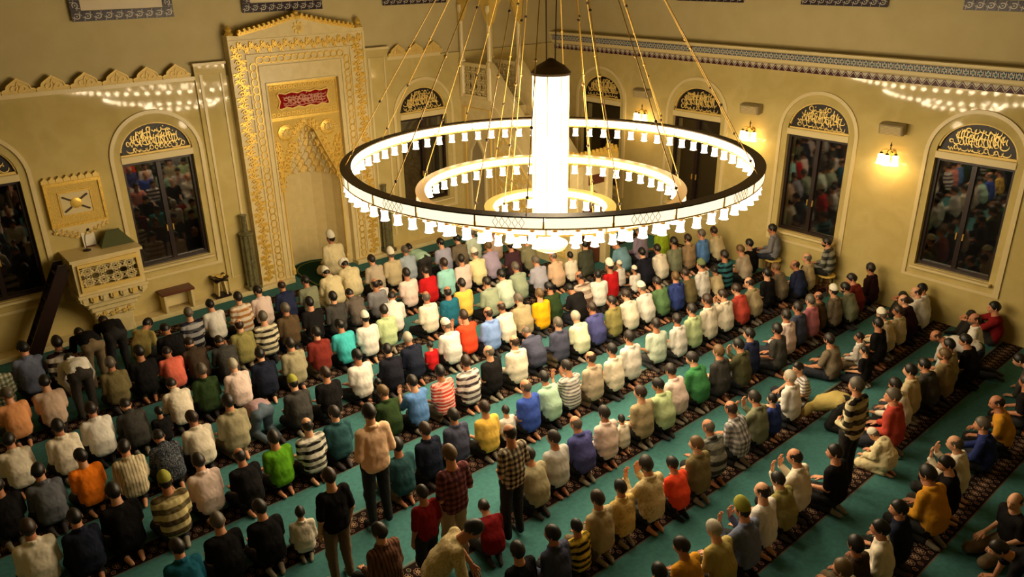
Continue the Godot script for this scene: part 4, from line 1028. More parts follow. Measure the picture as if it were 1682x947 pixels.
# pelvis, waist, chest, neck, head, shoulder, elbow, wrist, fingertip, hip, knee, ankle, toe (the paired ones for the +x side), palm normal, head pitch
func pose(kind: String) -> Dictionary:
	var d := {pel = P(0, .27, .06), wai = P(0, .40, .055), che = P(0, .57, .02), nek = P(0, .71, .0), hed = P(0, .84, -.03), sh = P(.165, .63, .01), el = P(.186, .40, .03), wr = P(.145, .31, -.20), tip = P(.115, .255, -.36), hip = P(.085, .24, .05), kne = P(.145, .09, -.36), ank = P(.085, .055, .07), toe = P(.055, .03, .21), palm = P(0, -1, 0), pitch = .18}
	match kind:
		"K2": d.merge({wai = P(0, .395, .06), che = P(0, .555, -.01), nek = P(0, .685, -.06), hed = P(0, .80, -.115), sh = P(.165, .61, -.035), el = P(.188, .385, -.04), wr = P(.15, .30, -.25), tip = P(.11, .25, -.40), pitch = .42}, true)
		"F": d.merge({wai = P(0, .385, .045), che = P(0, .525, -.06), nek = P(0, .62, -.15), hed = P(0, .68, -.26), sh = P(.165, .565, -.10), el = P(.192, .36, -.12), wr = P(.15, .29, -.30), tip = P(.12, .24, -.45), pitch = .95}, true)
		"D": d.merge({el = P(.186, .41, -.13), wr = P(.11, .56, -.28), tip = P(.085, .74, -.29), palm = P(-.1, .1, 1), hed = P(0, .83, -.06), pitch = .3}, true)
		"X": d.merge({pel = P(0, .14, .08), wai = P(0, .27, .10), che = P(0, .44, .05), nek = P(0, .57, .0), hed = P(0, .70, -.04), sh = P(.165, .50, .02), el = P(.235, .29, -.03), wr = P(.20, .19, -.24), tip = P(.15, .15, -.40), hip = P(.09, .12, .06), kne = P(.30, .13, -.26), ank = P(-.05, .07, -.28), toe = P(-.20, .05, -.26), pitch = .2}, true)
		"L": d.merge({pel = P(0, .14, .08), wai = P(0, .27, .11), che = P(0, .44, .08), nek = P(0, .57, .05), hed = P(0, .70, .01), sh = P(.165, .50, .06), el = P(.24, .36, -.16), wr = P(.13, .44, -.36), tip = P(.03, .41, -.46), hip = P(.09, .12, .06), kne = P(.14, .47, -.30), ank = P(.13, .08, -.46), toe = P(.14, .035, -.64), pitch = .1}, true)
		"C": d.merge({pel = P(0, .55, .05), wai = P(0, .68, .06), che = P(0, .85, .03), nek = P(0, .98, .0), hed = P(0, 1.11, -.04), sh = P(.165, .91, .01), el = P(.215, .68, .0), wr = P(.16, .59, -.22), tip = P(.13, .56, -.38), hip = P(.09, .52, .03), kne = P(.15, .50, -.38), ank = P(.15, .09, -.34), toe = P(.16, .04, -.53), pitch = .25}, true)
		"S": d.merge({pel = P(0, .93, .01), wai = P(0, 1.07, .01), che = P(0, 1.25, .0), nek = P(0, 1.42, .0), hed = P(0, 1.56, -.03), sh = P(.17, 1.345, .01), el = P(.225, 1.08, .04), wr = P(.12, 1.01, -.15), tip = P(-.02, .99, -.20), hip = P(.09, .90, .0), kne = P(.105, .48, -.02), ank = P(.11, .09, .03), toe = P(.14, .035, -.15), palm = P(0, 0, 1), pitch = .25}, true)
		"W": d.merge({pel = P(0, .93, .01), wai = P(0, 1.07, .01), che = P(0, 1.25, .0), nek = P(0, 1.42, .0), hed = P(0, 1.56, -.03), sh = P(.17, 1.345, .01), el = P(.225, 1.07, .04), wr = P(.225, .85, -.03), tip = P(.21, .68, -.06), hip = P(.09, .90, .0), kne = P(.105, .48, -.02), ank = P(.11, .09, .03), toe = P(.14, .035, -.15), palm = P(-1, 0, 0), pitch = .2}, true)
		"R": d.merge({pel = P(0, .88, .14), wai = P(0, .90, .0), che = P(0, .89, -.19), nek = P(0, .89, -.37), hed = P(0, .86, -.52), sh = P(.18, .87, -.31), el = P(.24, .66, -.24), wr = P(.16, .52, -.10), tip = P(.13, .40, -.05), hip = P(.09, .85, .14), kne = P(.11, .46, .04), ank = P(.11, .09, .08), toe = P(.14, .035, -.10), palm = P(0, 0, 1), pitch = 1.2}, true)
		"J": d.merge({pel = P(0, .48, .12), wai = P(0, .46, -.03), che = P(0, .35, -.21), nek = P(0, .24, -.36), hed = P(0, .135, -.46), sh = P(.18, .30, -.32), el = P(.30, .20, -.36), wr = P(.22, .05, -.48), tip = P(.20, .03, -.65), hip = P(.09, .45, .13), kne = P(.13, .08, .0), ank = P(.10, .08, .40), toe = P(.10, .035, .52), pitch = 1.7}, true)
		"A": d.merge({pel = P(0, .50, .16), wai = P(0, .52, .01), che = P(0, .53, -.19), nek = P(0, .55, -.36), hed = P(0, .60, -.49), sh = P(.18, .50, -.32), el = P(.22, .29, -.36), wr = P(.22, .07, -.40), tip = P(.22, .03, -.56), hip = P(.09, .47, .17), kne = P(.13, .08, .10), ank = P(.10, .08, .50), toe = P(.10, .035, .64), pitch = .5}, true)
		"G": d.merge({pel = P(0, .84, .14), wai = P(0, .97, .07), che = P(0, 1.12, -.05), nek = P(0, 1.24, -.16), hed = P(0, 1.33, -.28), sh = P(.17, 1.18, -.10), el = P(.27, .93, -.14), wr = P(.19, .73, -.27), tip = P(.17, .57, -.33), hip = P(.09, .81, .14), kne = P(.12, .44, -.02), ank = P(.12, .09, .10), toe = P(.15, .035, -.08), palm = P(-1, 0, 0), pitch = .8}, true)
	return d
func mir(p: Vector3, s: float) -> Vector3: return Vector3(p.x * s, p.y, p.z)
func torso(d: Dictionary, g: float, belly: float) -> Array:
	var B := []
	for s in [-1.0, 1.0]:
		var a := Vector3(s, 0, 0)
		B.append([d.pel + a * .07, d.wai + a * .058, .102 + g, .092 + g + belly])
		B.append([d.wai + a * .058, d.che + a * .068, .092 + g + belly, .093 + g])
		B.append([d.che + a * .068, mir(d.sh, s) * .82 + d.nek * .18 - Vector3(0, .012, 0), .09 + g, .046 + g])
		B.append([mir(d.sh, s) * .8 + d.nek * .2 - Vector3(0, .02, 0), d.nek.lerp(d.che, .22 if g < 0 else .42), .04 + g, .044 + g])
	B.append([d.che, d.nek.lerp(d.che, .25 if g < 0 else .45), .085 + g, .05 + g])
	B.append([d.pel, d.wai, .106 + g, .098 + g + belly]); B.append([d.wai, d.che, .095 + g + belly, .096 + g])
	return B
func legs(d: Dictionary, g: float, feet: bool, frac := 1.0) -> Array:
	var B := []
	for s in [-1.0, 1.0]:
		B.append([mir(d.hip, s), mir(d.kne, s), .083 + g, .058 + g])
		var an := mir(d.kne, s).lerp(mir(d.ank, s), frac)
		B.append([mir(d.kne, s), an, .058 + g, lerpf(.058, .036, frac) + g * 1.2])
		B.append([d.pel, mir(d.hip, s), .098 + g, .093 + g])
		if feet:
			B.append([mir(d.ank, s), mir(d.toe, s), .031, .021]); B.append([mir(d.ank, s), mir(d.ank, s).lerp(mir(d.toe, s), .85) + Vector3(s * .014, -.004, 0), .027, .019])
	return B
func arms(d: Dictionary, g: float, frac: float) -> Array:      # frac: 0..1 upper arm, 1..2 forearm
	var B := []
	for s in [-1.0, 1.0]:
		var sh := mir(d.sh, s); var el := mir(d.el, s); var wr := mir(d.wr, s)
		B.append([sh, sh.lerp(el, minf(frac, 1.0)), .047 + g, lerpf(.047, .04, minf(frac, 1.0)) + g])
		if frac > 1: B.append([el, el.lerp(wr, frac - 1.0), .04 + g, lerpf(.04, .027, frac - 1.0) + g])
	return B

var HEAD: Mb
var HAND: Mb
var cache := {}
func head_xf(d: Dictionary, yaw: float) -> Transform3D:
	return Transform3D(Basis(Vector3.UP, yaw) * Basis(Vector3.RIGHT, -d.pitch), d.hed)
func body_for(kind: String, yaw: float) -> ArrayMesh:
	var key := "%s body %.2f" % [kind, yaw]
	if cache.has(key): return cache[key]
	var d := pose(kind)
	if not cache.has(kind + " flesh"):
		var B := torso(d, -.006, 0); B.append_array(legs(d, -.004, true)); B.append_array(arms(d, 0, 2.0))
		B.append([d.nek - Vector3(0, .02, 0), d.nek.lerp(d.hed, .8), .062, .056])
		cache[kind + " flesh"] = field_mesh(B, .019, .028)
	var m := Mb.new(); m.add(cache[kind + " flesh"])
	m.add(HEAD, head_xf(d, yaw))
	for s in [-1.0, 1.0]:
		var wr := mir(d.wr, s); var z := -(mir(d.tip, s) - wr).normalized(); var up := -mir(d.palm, s)
		var x := up.cross(z).normalized(); up = z.cross(x)
		m.add(HAND, Transform3D(Basis(x * s, up, z), wr - z * .005))
	cache[key] = m.mesh(); return cache[key]
func cloth_for(kind: String, what: String) -> ArrayMesh:
	if kind in ["K2", "F", "D"] and what in ["trousers", "sock"]: kind = "K"      # the same folded legs
	var key := kind + " " + what
	if cache.has(key): return cache[key]
	var d := pose(kind); var B := []
	var m: Mb
	if kind in ["R", "J", "A"] and what in ["short", "long"]: d.pel = d.pel.lerp(d.wai, .2)      # a bent figure's shirt ends at the waist
	match what:
		"short": B = torso(d, .011, .014); B.append_array(arms(d, .016, .84)); B.append_array(hem(d, kind)); m = field_mesh(B, .0165, .03, .005, 3)
		"long": B = torso(d, .012, .016); B.append_array(arms(d, .013, 1.93)); B.append_array(collar(d)); B.append_array(hem(d, kind)); m = field_mesh(B, .0165, .028, .0055, 5)
		"trousers": B = legs(d, .012, false, .96); m = field_mesh(B, .0185, .03, .005, 7)
		"shorts": B = legs(d, .02, false, .12); m = field_mesh(B, .0225, .035, .007, 7)
		"robe":
			B = torso(d, .02, .02); B.append_array(arms(d, .026, 1.93)); B.append_array(legs(d, .03, false, .9)); B.append_array(collar(d))
			B.append([d.hip + Vector3(-.09, .02, .02), (d.kne + mir(d.kne, -1)) * .5 + Vector3(0, .01, 0), .12, .07])
			m = field_mesh(B, .021, .05, .011, 9)
		"sock":
			B = [[d.ank, d.toe, .036, .026], [d.ank, d.ank.lerp(d.toe, .85) + Vector3(.014, -.004, 0), .032, .024], [d.ank, d.ank.lerp(d.kne, .12), .04, .042]]
			m = field_mesh(B, .013, .02)
	cache[key] = m.mesh(); return cache[key]
func hem(d: Dictionary, kind: String) -> Array:
	if kind in ["R", "J", "A"]: return []
	return [[d.hip + Vector3(-.02, .02, .012), mir(d.hip, -1) + Vector3(.02, .02, .012), .112, .112]]
func collar(d: Dictionary) -> Array:
	var B := []
	var ax: Vector3 = (d.hed - d.nek).normalized(); var sx := Vector3.RIGHT; var sz := sx.cross(ax).normalized()
	var c: Vector3 = d.nek - ax * .012
	for k in 8:
		var a := TAU * k / 8; var e := TAU * (k + 1) / 8
		B.append([c + (sx * cos(a) + sz * sin(a)) * .066, c + (sx * cos(e) + sz * sin(e)) * .066, .014, .014])
	return B

func pattern_image(kind: String, a: Color, b: Color) -> ImageTexture:
	var s := 128
	var im := Image.create(s, s, false, Image.FORMAT_RGB8)
	var f := FastNoiseLite.new(); f.seed = 77; f.frequency = .06
	for y in s:
		for x in s:
			var u := float(x) / s; var v := float(y) / s; var c := a
			match kind:
				"h": c = b if fposmod(v * 4, 1) < .42 else a
				"wide": c = b if fposmod(v * 3, 1) < .5 else a
				"thin": c = b if fposmod(v * 8, 1) < .38 else a
				"v": c = b if fposmod(u * 10, 1) < .35 else a
				"check":
					var n := int(fposmod(u * 6, 1) < .5) + int(fposmod(v * 6, 1) < .5)
					c = a if n == 0 else (a.lerp(b, .55) if n == 1 else b)
				"print":
					var n := f.get_noise_2d(x, y)
					c = b if absf(n) < .08 else a
			im.set_pixel(x, y, c)
	return ImageTexture.create_from_image(im)
var pattern_cache := {}
func shirt_mat(key: String) -> StandardMaterial3D:
	if pattern_cache.has(key): return pattern_cache[key]
	var q: Array = SHIRTS[key]
	var m := mat(Color.html(q[0]), .9, 0, .15)
	if q.size() > 1:
		m.albedo_color = Color(.97, .97, .97)
		m.albedo_texture = pattern_image(q[1], Color.html(q[0]), Color.html(q[2])); triplanar(m, 2.3, false)
	pattern_cache[key] = m
	return m

func people() -> void:
	HEAD = head_mesh(); HAND = hand_mesh()
	var skins := [mat(Color(.80, .56, .42), .55), mat(Color(.70, .47, .34), .55), mat(Color(.84, .63, .49), .55)]
	for s in skins: s.vertex_color_use_as_albedo = true; s.subsurf_scatter_enabled = false
	var hairc := {black = Color(.035, .028, .025), dark = Color(.10, .072, .055), brown = Color(.16, .10, .06), blond = Color(.36, .27, .15), grey = Color(.34, .31, .27), whitehair = Color(.66, .63, .56)}
	var hm := {}
	for k in hairc: hm[k] = mat(hairc[k], .5, 0, .5)
	var full := cap_shell(func(th): return lerpf(.46, -.30, smoothstep(.55, 1.75, absf(th))) - .28 * smoothstep(2.1, 2.7, absf(th)), .011).mesh()
	var fringe := Mb.new()
	var lowm := cap_shell(func(th): return lerpf(.55, -.28, smoothstep(.9, 1.8, absf(th))) - .28 * smoothstep(2.1, 2.7, absf(th)), .006)
	for q in range(0, lowm.ix.size(), 3):                                # a bald crown: keep the sides and back only
		var c := (lowm.v[lowm.ix[q]] + lowm.v[lowm.ix[q + 1]] + lowm.v[lowm.ix[q + 2]]) / 3.0
		if c.y < .055 + .03 * clampf(c.z * 10, -1, 1): fringe.ix.append_array([lowm.ix[q], lowm.ix[q + 1], lowm.ix[q + 2]])
	fringe.v = lowm.v; fringe.n = lowm.n; fringe.t = lowm.t; fringe.c = lowm.c
	var fr := fringe.mesh()
	var capm := cap_shell(func(th): return lerpf(.50, .20, smoothstep(.5, 2.2, absf(th))), .018, .02).mesh()
	var tall := cap_shell(func(th): return lerpf(.48, .12, smoothstep(.5, 2.2, absf(th))), .022, .05).mesh()
	var turb := Mb.new()
	for k in 3:
		var pth := PackedVector3Array()
		for q in 25: pth.append(Vector3(sin(TAU * q / 24) * .088, .05 + .02 * k + .012 * cos(TAU * q / 24 + k), cos(TAU * q / 24) * .105))
		turb.tube(pth, .026, 8)
	var turbm := turb.mesh()
	var beard := Mb.new()
	var bl := cap_shell(func(_th): return -PI / 2, .008)
	for q in range(0, bl.ix.size(), 3):
		var c := (bl.v[bl.ix[q]] + bl.v[bl.ix[q + 1]] + bl.v[bl.ix[q + 2]]) / 3.0
		if c.y < -.045 and c.z < .0: beard.ix.append_array([bl.ix[q], bl.ix[q + 1], bl.ix[q + 2]])
	beard.v = bl.v; beard.n = bl.n; beard.t = bl.t; beard.c = bl.c
	var beardm := beard.mesh()
	var caps := {wcap = mat(Color(.88, .86, .78), .8), gcap = mat(Color(.40, .46, .30), .8), ycap = mat(Color(.56, .56, .18), .8), turban = mat(Color(.9, .88, .82), .8)}
	var trousers := [mat(Color(.045, .042, .045), .85), mat(Color(.07, .075, .10), .85), mat(Color(.14, .12, .10), .85), mat(Color(.10, .12, .17), .85), mat(Color(.42, .36, .26), .85), mat(Color(.20, .20, .21), .85), mat(Color(.36, .43, .50), .85), mat(Color(.66, .60, .48), .85)]
	var socks := [mat(Color(.05, .05, .055), .9), mat(Color(.55, .52, .46), .9), mat(Color(.22, .2, .2), .9)]
	var rg := RandomNumberGenerator.new(); rg.seed = 20
	for w in CROWD:
		# x, z, pose, shirt, hair, size, turn, label
		var kind: String = w[2]
		var o := thing("person", w[7], "person", Vector3(w[0], 0, w[1]), deg_to_rad(w[6]) + rg.randf_range(-.08, .08), "worshippers kneeling in rows" if kind in "KFDXB" else "worshippers in other postures")
		o.scale = Vector3(.92, 1, .98) * w[5] * rg.randf_range(.975, 1.025)
		var roll := rg.randi()
		var pk := kind; var robe := kind == "Z" or kind == "B"
		if kind == "Z": pk = "K"
		elif kind == "B": pk = "F"
		elif kind == "K" and roll % 5 < 2: pk = "K2"
		elif kind == "S" and w[5] < .95: pk = "W"
		var d := pose(pk)
		var yaw: float = [0.0, 0.0, .35, -.35][(roll / 7) % 4] if pk in ["K", "K2", "D", "X", "L"] else 0.0
		part(o, "body", body_for(pk, yaw), skins[(roll / 3) % 3])
		var hx := head_xf(d, yaw)
		var hk: String = w[4]
		if hk in caps:
			if hk == "turban": part(o, "turban", turbm, caps[hk], hx)
			else: part(o, "skullcap", tall if roll % 4 == 0 else capm, caps[hk], hx)
			part(o, "hair", fr, hm[["black", "grey", "dark"][roll % 3]], hx)
		elif hk == "bald": part(o, "hair", fr, hm[["dark", "grey", "brown"][roll % 3]], hx)
		else: part(o, "hair", full, hm[hk], hx)
		if w[5] > .9 and roll % 7 == 0: part(o, "beard", beardm, hm[hk] if hk in hm else hm.grey, hx)
		var sm := shirt_mat(w[3])
		if robe: part(o, "robe", cloth_for(pk, "robe"), sm)
		else:
			var long: bool = w[3] in LONG or (not w[3] in TEES and roll % 3 != 0)
			part(o, "shirt", cloth_for(pk, "long" if long else "short"), sm)
			var tm: Material = trousers[0] if roll % 5 < 2 else trousers[(roll / 11) % 6]
			if w[3] == "jeans": tm = trousers[6]
			if w[3] == "plaidmaroon": tm = trousers[7]
			if w[3] in ["plaidbw", "stripecream", "shirtpeach"]: tm = trousers[0]
			part(o, "shorts" if w[3] == "darkred" and kind == "S" else "trousers", cloth_for(pk, "shorts" if w[3] == "darkred" and kind == "S" else ("trousers" if pk != "K2" else "trousers")), tm)
		if (roll / 5) % 3 != 0:
			var skm: Material = socks[(roll / 13) % 3]
			var sk := cloth_for(pk, "sock")
			part(o, "sock", sk, skm); part(o, "sock", sk, skm, Transform3D(Basis.from_scale(Vector3(-1, 1, 1)), Vector3.ZERO))

# what stands where: x, z, posture, shirt, hair or cap, size, turn in degrees, label
const CROWD := [
	[-14.56, 2.38, "K", "plaidgreen", "wcap", 1.00, 0, "person in green and white checked shirt with white cap kneeling in first row"],
	[-14.08, 2.22, "K", "slateblue", "black", 1.10, 0, "person in slate-blue shirt kneeling in first row beside green and white checked shirt"],
	[-13.61, 2.30, "K", "stripewide", "black", 1.08, 0, "person in broad dark and white striped shirt kneeling in first row"],
	[-13.19, 2.55, "R", "black", "black", 1.00, 0, "person in black shirt bowing forward on foot beside the dark wooden pulpit stair"],
	[-12.78, 2.38, "R", "black", "black", 1.00, 0, "person in black shirt bowing forward on foot before the corbelled pulpit"],
	[-12.33, 2.20, "F", "khaki", "black", 1.00, -50, "person in khaki shirt kneeling bowed low in first row"],
	[-12.00, 2.89, "F", "black", "black", 1.08, 0, "person in black shirt kneeling bowed low in first row"],
	[-11.50, 2.42, "K", "stripenavy", "grey", 1.00, 0, "person in navy and grey striped shirt kneeling in first row"],
	[-11.02, 2.29, "K", "white", "black", 1.00, 0, "person in white shirt kneeling in first row beside navy and grey striped shirt"],
	[-10.55, 2.39, "K", "twotone", "dark", 1.00, 0, "person in white and orange-brown shirt kneeling in first row"],
	[-10.09, 2.31, "K", "palepink", "dark", 1.00, 0, "person in pale pink shirt kneeling in first row"],
	[-9.62, 2.37, "K", "navy", "bald", 1.00, 0, "person in navy shirt kneeling in first row between pale pink shirt and grey-green shirt"],
	[-9.15, 2.43, "K", "greygreen", "black", 1.00, 0, "person in grey-green shirt kneeling in first row between navy shirt and cream robe"],
	[-8.56, 2.33, "B", "creamrobe", "wcap", 1.05, 0, "person in cream robe and white cap kneeling bowed low in first row"],
	[-8.03, 2.15, "B", "creamrobe", "turban", 1.05, 0, "person in cream robe and white turban kneeling bowed low in first row"],
	[-7.70, 0.79, "Z", "creamrobe", "wcap", 1.12, 0, "person in cream robe and white cap kneeling inside the mihrab niche"],
	[-7.57, 2.37, "K", "beigegrey", "dark", 1.00, 0, "person in beige-grey shirt kneeling in first row between cream robe and beige shirt"],
	[-7.12, 2.33, "K", "beige", "wcap", 1.00, 0, "person in beige shirt and white cap kneeling in first row"],
	[-6.68, 2.29, "K", "lightblue", "grey", 1.00, 0, "person in light blue shirt kneeling in first row"],
	[-6.24, 2.14, "A", "mint", "black", 1.00, 0, "person in mint shirt leaning on hands and knees in first row"],
	[-5.82, 2.45, "K", "lavender", "black", 1.00, 0, "person in lavender shirt kneeling in first row between mint shirt and brown-grey shirt"],
	[-5.39, 2.50, "K", "browngrey", "black", 1.00, 0, "person in brown-grey shirt kneeling in first row between lavender shirt and pale mint shirt"],
	[-4.94, 2.39, "K", "palemint", "grey", 1.00, 0, "person in pale mint shirt kneeling in first row"],
	[-4.49, 2.63, "K", "peachgrey", "grey", 1.00, 0, "person in pinkish-beige shirt kneeling in first row beside pale mint shirt"],
	[-14.56, 3.56, "K", "peachorange", "grey", 1.00, 0, "person in peach-orange shirt kneeling in second row beside pinkish-beige shirt"],
	[-14.07, 3.55, "K", "peachgrey", "black", 1.00, 0, "person in pinkish-beige shirt kneeling in second row between peach-orange shirt and white shirt"],
	[-13.60, 3.45, "R", "white", "black", 1.00, 0, "person in white shirt bowing forward on foot in second row"],
	[-13.14, 3.52, "K", "olivebrown", "grey", 1.00, 0, "person in olive-brown shirt kneeling in second row between white shirt and black shirt"],
	[-12.68, 3.47, "K", "black", "black", 1.00, 0, "person in black shirt kneeling in second row between olive-brown shirt and coral shirt"],
	[-12.25, 3.60, "F", "coral", "dark", 0.95, 0, "person in coral shirt kneeling bowed low in second row"],
	[-11.85, 3.60, "F", "darkbrown", "dark", 1.00, 0, "person in dark brown shirt kneeling bowed low in second row"],
	[-11.44, 3.85, "F", "charcoal", "dark", 1.00, 0, "person in charcoal shirt kneeling bowed low in second row"],
	[-11.03, 3.55, "K", "olive", "bald", 1.00, 0, "person in olive shirt kneeling in second row beside charcoal shirt"],
	[-10.59, 3.56, "K", "stripeblack", "grey", 1.00, 0, "person in black and cream striped shirt kneeling in second row"],
	[-10.13, 3.49, "K", "brown", "grey", 1.00, 0, "person in brown shirt kneeling in second row beside black and cream striped shirt"],
	[-9.67, 3.54, "K", "black", "black", 1.00, 0, "person in black shirt kneeling in second row between brown shirt and charcoal shirt"],
	[-9.21, 3.59, "K", "charcoal", "black", 1.00, 0, "person in charcoal shirt kneeling in second row between black shirt and grey jacket"],
	[-8.73, 3.56, "F", "greysuit", "dark", 1.00, 0, "person in grey jacket kneeling bowed low in second row"],
	[-8.25, 3.52, "K", "grey", "bald", 1.00, 0, "person in grey shirt kneeling in second row between grey jacket and white shirt"],
	[-7.87, 3.12, "K", "white", "dark", 0.72, 0, "small person in white shirt kneeling in second row"],
	[-7.50, 3.50, "K", "palepink", "dark", 1.00, 0, "person in pale pink shirt kneeling in second row beside red shirt"],
	[-7.06, 3.61, "K", "red", "dark", 1.00, 0, "person in red shirt kneeling in second row between pale pink shirt and aqua shirt"],
	[-6.62, 3.59, "K", "aqua", "brown", 1.00, 0, "person in aqua shirt kneeling in second row between red shirt and pale pink shirt"],
	[-6.17, 3.59, "K", "palepink", "dark", 1.00, 0, "person in pale pink shirt kneeling in second row beside pale yellow shirt"],
	[-5.72, 3.55, "K", "paleyellow", "wcap", 1.00, 0, "person in pale yellow shirt and white cap kneeling in second row"],
	[-5.28, 3.49, "K", "lilac", "blond", 1.05, 0, "person in lilac shirt kneeling in second row between pale yellow shirt and dark maroon shirt"],
	[-4.81, 3.68, "K", "darkmaroon", "wcap", 1.00, 0, "person in dark maroon shirt and white cap kneeling in second row"],
	[-4.34, 3.69, "K", "olivegrey", "grey", 1.00, 0, "person in olive-grey shirt kneeling in second row beside dark maroon shirt"],
	[-14.79, 4.94, "K", "cream", "black", 1.00, 0, "person in cream shirt kneeling in third row beside cream shirt"],
	[-14.23, 5.03, "K", "cream", "black", 1.00, 0, "person in cream shirt kneeling in third row between cream shirt and white shirt"],
	[-13.75, 4.89, "K", "white", "dark", 1.00, 0, "person in white shirt kneeling in third row between cream shirt and charcoal shirt"],
	[-13.29, 4.98, "F", "charcoal", "dark", 1.00, 0, "person in charcoal shirt kneeling bowed low in third row"],
	[-12.95, 5.07, "K", "black", "black", 0.70, 0, "small person in black shirt kneeling in third row"],
	[-12.58, 4.82, "F", "cream", "dark", 1.00, 0, "person in cream shirt kneeling bowed low in third row"],
	[-12.13, 4.71, "K", "darkgreen", "grey", 1.00, 0, "person in dark green shirt kneeling in third row"],
	[-11.68, 4.90, "K", "palepink", "whitehair", 1.00, 0, "person in pale pink shirt kneeling in third row"],
	[-11.22, 4.87, "K", "darknavy", "black", 1.00, 0, "person in dark navy shirt kneeling in third row"],
	[-10.71, 4.86, "K", "khakigrey", "dark", 1.00, 0, "person in khaki-grey shirt kneeling in third row between dark navy shirt and maroon shirt"],
	[-10.18, 4.75, "K", "maroon", "black", 1.00, 0, "person in maroon shirt kneeling in third row between khaki-grey shirt and turquoise shirt"],
	[-9.70, 4.78, "K", "turquoise", "black", 1.00, 0, "person in turquoise shirt kneeling in third row between maroon shirt and white shirt"],
	[-9.25, 4.80, "K", "white", "wcap", 1.00, 0, "person in white shirt and white cap kneeling in third row"],
	[-8.80, 4.71, "K", "palegreen", "dark", 1.00, 0, "person in pale green shirt kneeling in third row"],
	[-8.36, 4.29, "F", "white", "dark", 1.05, -25, "person in white shirt kneeling bowed low in third row"],
	[-7.90, 4.76, "K", "cream", "bald", 1.00, 0, "person in cream shirt kneeling in third row between white shirt and teal-blue shirt"],
	[-7.45, 4.83, "K", "tealblue", "bald", 1.00, 0, "person in teal-blue shirt kneeling in third row between cream shirt and yellow shirt"],
	[-6.99, 4.67, "K", "yellow", "dark", 1.00, 0, "person in yellow shirt kneeling in third row between teal-blue shirt and sage shirt"],
	[-6.55, 4.99, "K", "sage", "dark", 1.00, 0, "person in sage shirt kneeling in third row between yellow shirt and pale mint shirt"],
	[-6.09, 4.90, "K", "palemint", "black", 1.00, 0, "person in pale mint shirt kneeling in third row"],
	[-5.58, 4.74, "K", "sage", "grey", 1.00, 0, "person in sage shirt kneeling in third row between pale mint shirt and lavender-grey shirt"],
	[-5.02, 4.75, "K", "lavendergrey", "grey", 1.00, 0, "person in lavender-grey shirt kneeling in third row between sage shirt and peach shirt"],
	[-4.54, 4.78, "K", "peach", "bald", 1.00, 0, "person in peach shirt kneeling in third row between lavender-grey shirt and cream shirt"],
	[-4.06, 4.73, "K", "cream", "dark", 0.80, 0, "small person in cream shirt kneeling in third row"],
	[-3.63, 4.76, "K", "darkgreengrey", "black", 1.00, 0, "person in dark green-grey jacket kneeling in third row"],
	[-2.79, 5.13, "F", "steelblue", "grey", 1.00, 0, "person in steel-blue shirt kneeling bowed low in third row"],
	[-2.07, 4.99, "K", "mauve", "grey", 1.05, 0, "person in mauve shirt kneeling in third row between steel-blue shirt and lime green shirt"],
	[-1.56, 5.21, "K", "lime", "grey", 1.05, 0, "person in lime green shirt kneeling in third row"],
	[-15.12, 5.98, "K", "black", "dark", 1.00, 0, "person in black shirt kneeling in fourth row beside slate-grey shirt"],
	[-14.66, 6.04, "K", "slategrey", "black", 1.00, 0, "person in slate-grey shirt kneeling in fourth row between black shirt and orange shirt"],
	[-14.18, 5.98, "K", "orange", "black", 1.00, 0, "person in orange shirt kneeling in fourth row between slate-grey shirt and beige shirt"],
	[-13.70, 6.19, "K", "vstripe", "black", 1.00, 0, "person in beige shirt with vertical stripes kneeling in fourth row"],
	[-13.21, 6.17, "F", "floral", "black", 1.00, 0, "person in dark floral shirt kneeling bowed low in fourth row"],
	[-12.75, 6.08, "K", "cream", "brown", 1.00, 0, "person in cream shirt kneeling in fourth row between dark floral shirt and khaki-grey shirt"],
	[-12.25, 6.06, "K", "khakigrey", "dark", 1.08, 0, "person in khaki-grey shirt kneeling in fourth row between cream shirt and pink top and jeans"],
	[-11.74, 5.75, "J", "jeans", "dark", 1.00, 0, "person in pink top and jeans prostrating in fourth row"],
	[-11.25, 6.11, "K", "charcoal", "ycap", 1.00, 0, "person in charcoal shirt and yellow-green cap kneeling in fourth row"],
	[-10.76, 6.14, "K", "black", "brown", 1.00, 0, "person in black shirt kneeling in fourth row between charcoal shirt and white shirt"],
	[-10.11, 5.99, "K", "white", "black", 1.00, 0, "person in white shirt kneeling in fourth row between black shirt and black shirt"],
	[-10.04, 6.50, "K", "black", "black", 0.65, 0, "small person in black shirt kneeling in fourth row"],
	[-9.58, 6.11, "K", "blacknavy", "black", 1.00, 0, "person in black-navy shirt kneeling in fourth row between black shirt and dark navy shirt"],
	[-9.11, 6.03, "K", "darknavy", "whitehair", 1.00, 0, "person in dark navy shirt kneeling in fourth row"],
	[-8.69, 5.96, "K", "red", "dark", 0.65, 0, "small person in red shirt kneeling in fourth row"],
	[-8.33, 6.05, "K", "white", "wcap", 1.00, 0, "person in white shirt and white cap kneeling in fourth row"],
	[-7.90, 5.95, "D", "orangered", "brown", 1.00, 0, "person in orange-red shirt kneeling with raised hands in fourth row"],
	[-7.50, 6.12, "K", "skyblue", "bald", 1.00, 0, "person in sky-blue shirt kneeling in fourth row between orange-red shirt and cream shirt"],
	[-7.08, 6.07, "K", "cream", "bald", 1.00, 0, "person in cream shirt kneeling in fourth row between sky-blue shirt and tan shirt"],
	[-6.66, 6.07, "K", "tan", "grey", 1.00, 0, "person in tan shirt kneeling in fourth row between cream shirt and amber yellow shirt"],
	[-6.22, 6.08, "K", "amber", "blond", 1.00, 0, "person in amber yellow shirt kneeling in fourth row"],
	[-5.80, 5.99, "K", "darkgreen", "black", 1.00, 0, "person in dark green shirt kneeling in fourth row"],
	[-5.40, 6.30, "F", "black", "black", 1.00, 0, "person in black shirt kneeling bowed low in fourth row"],
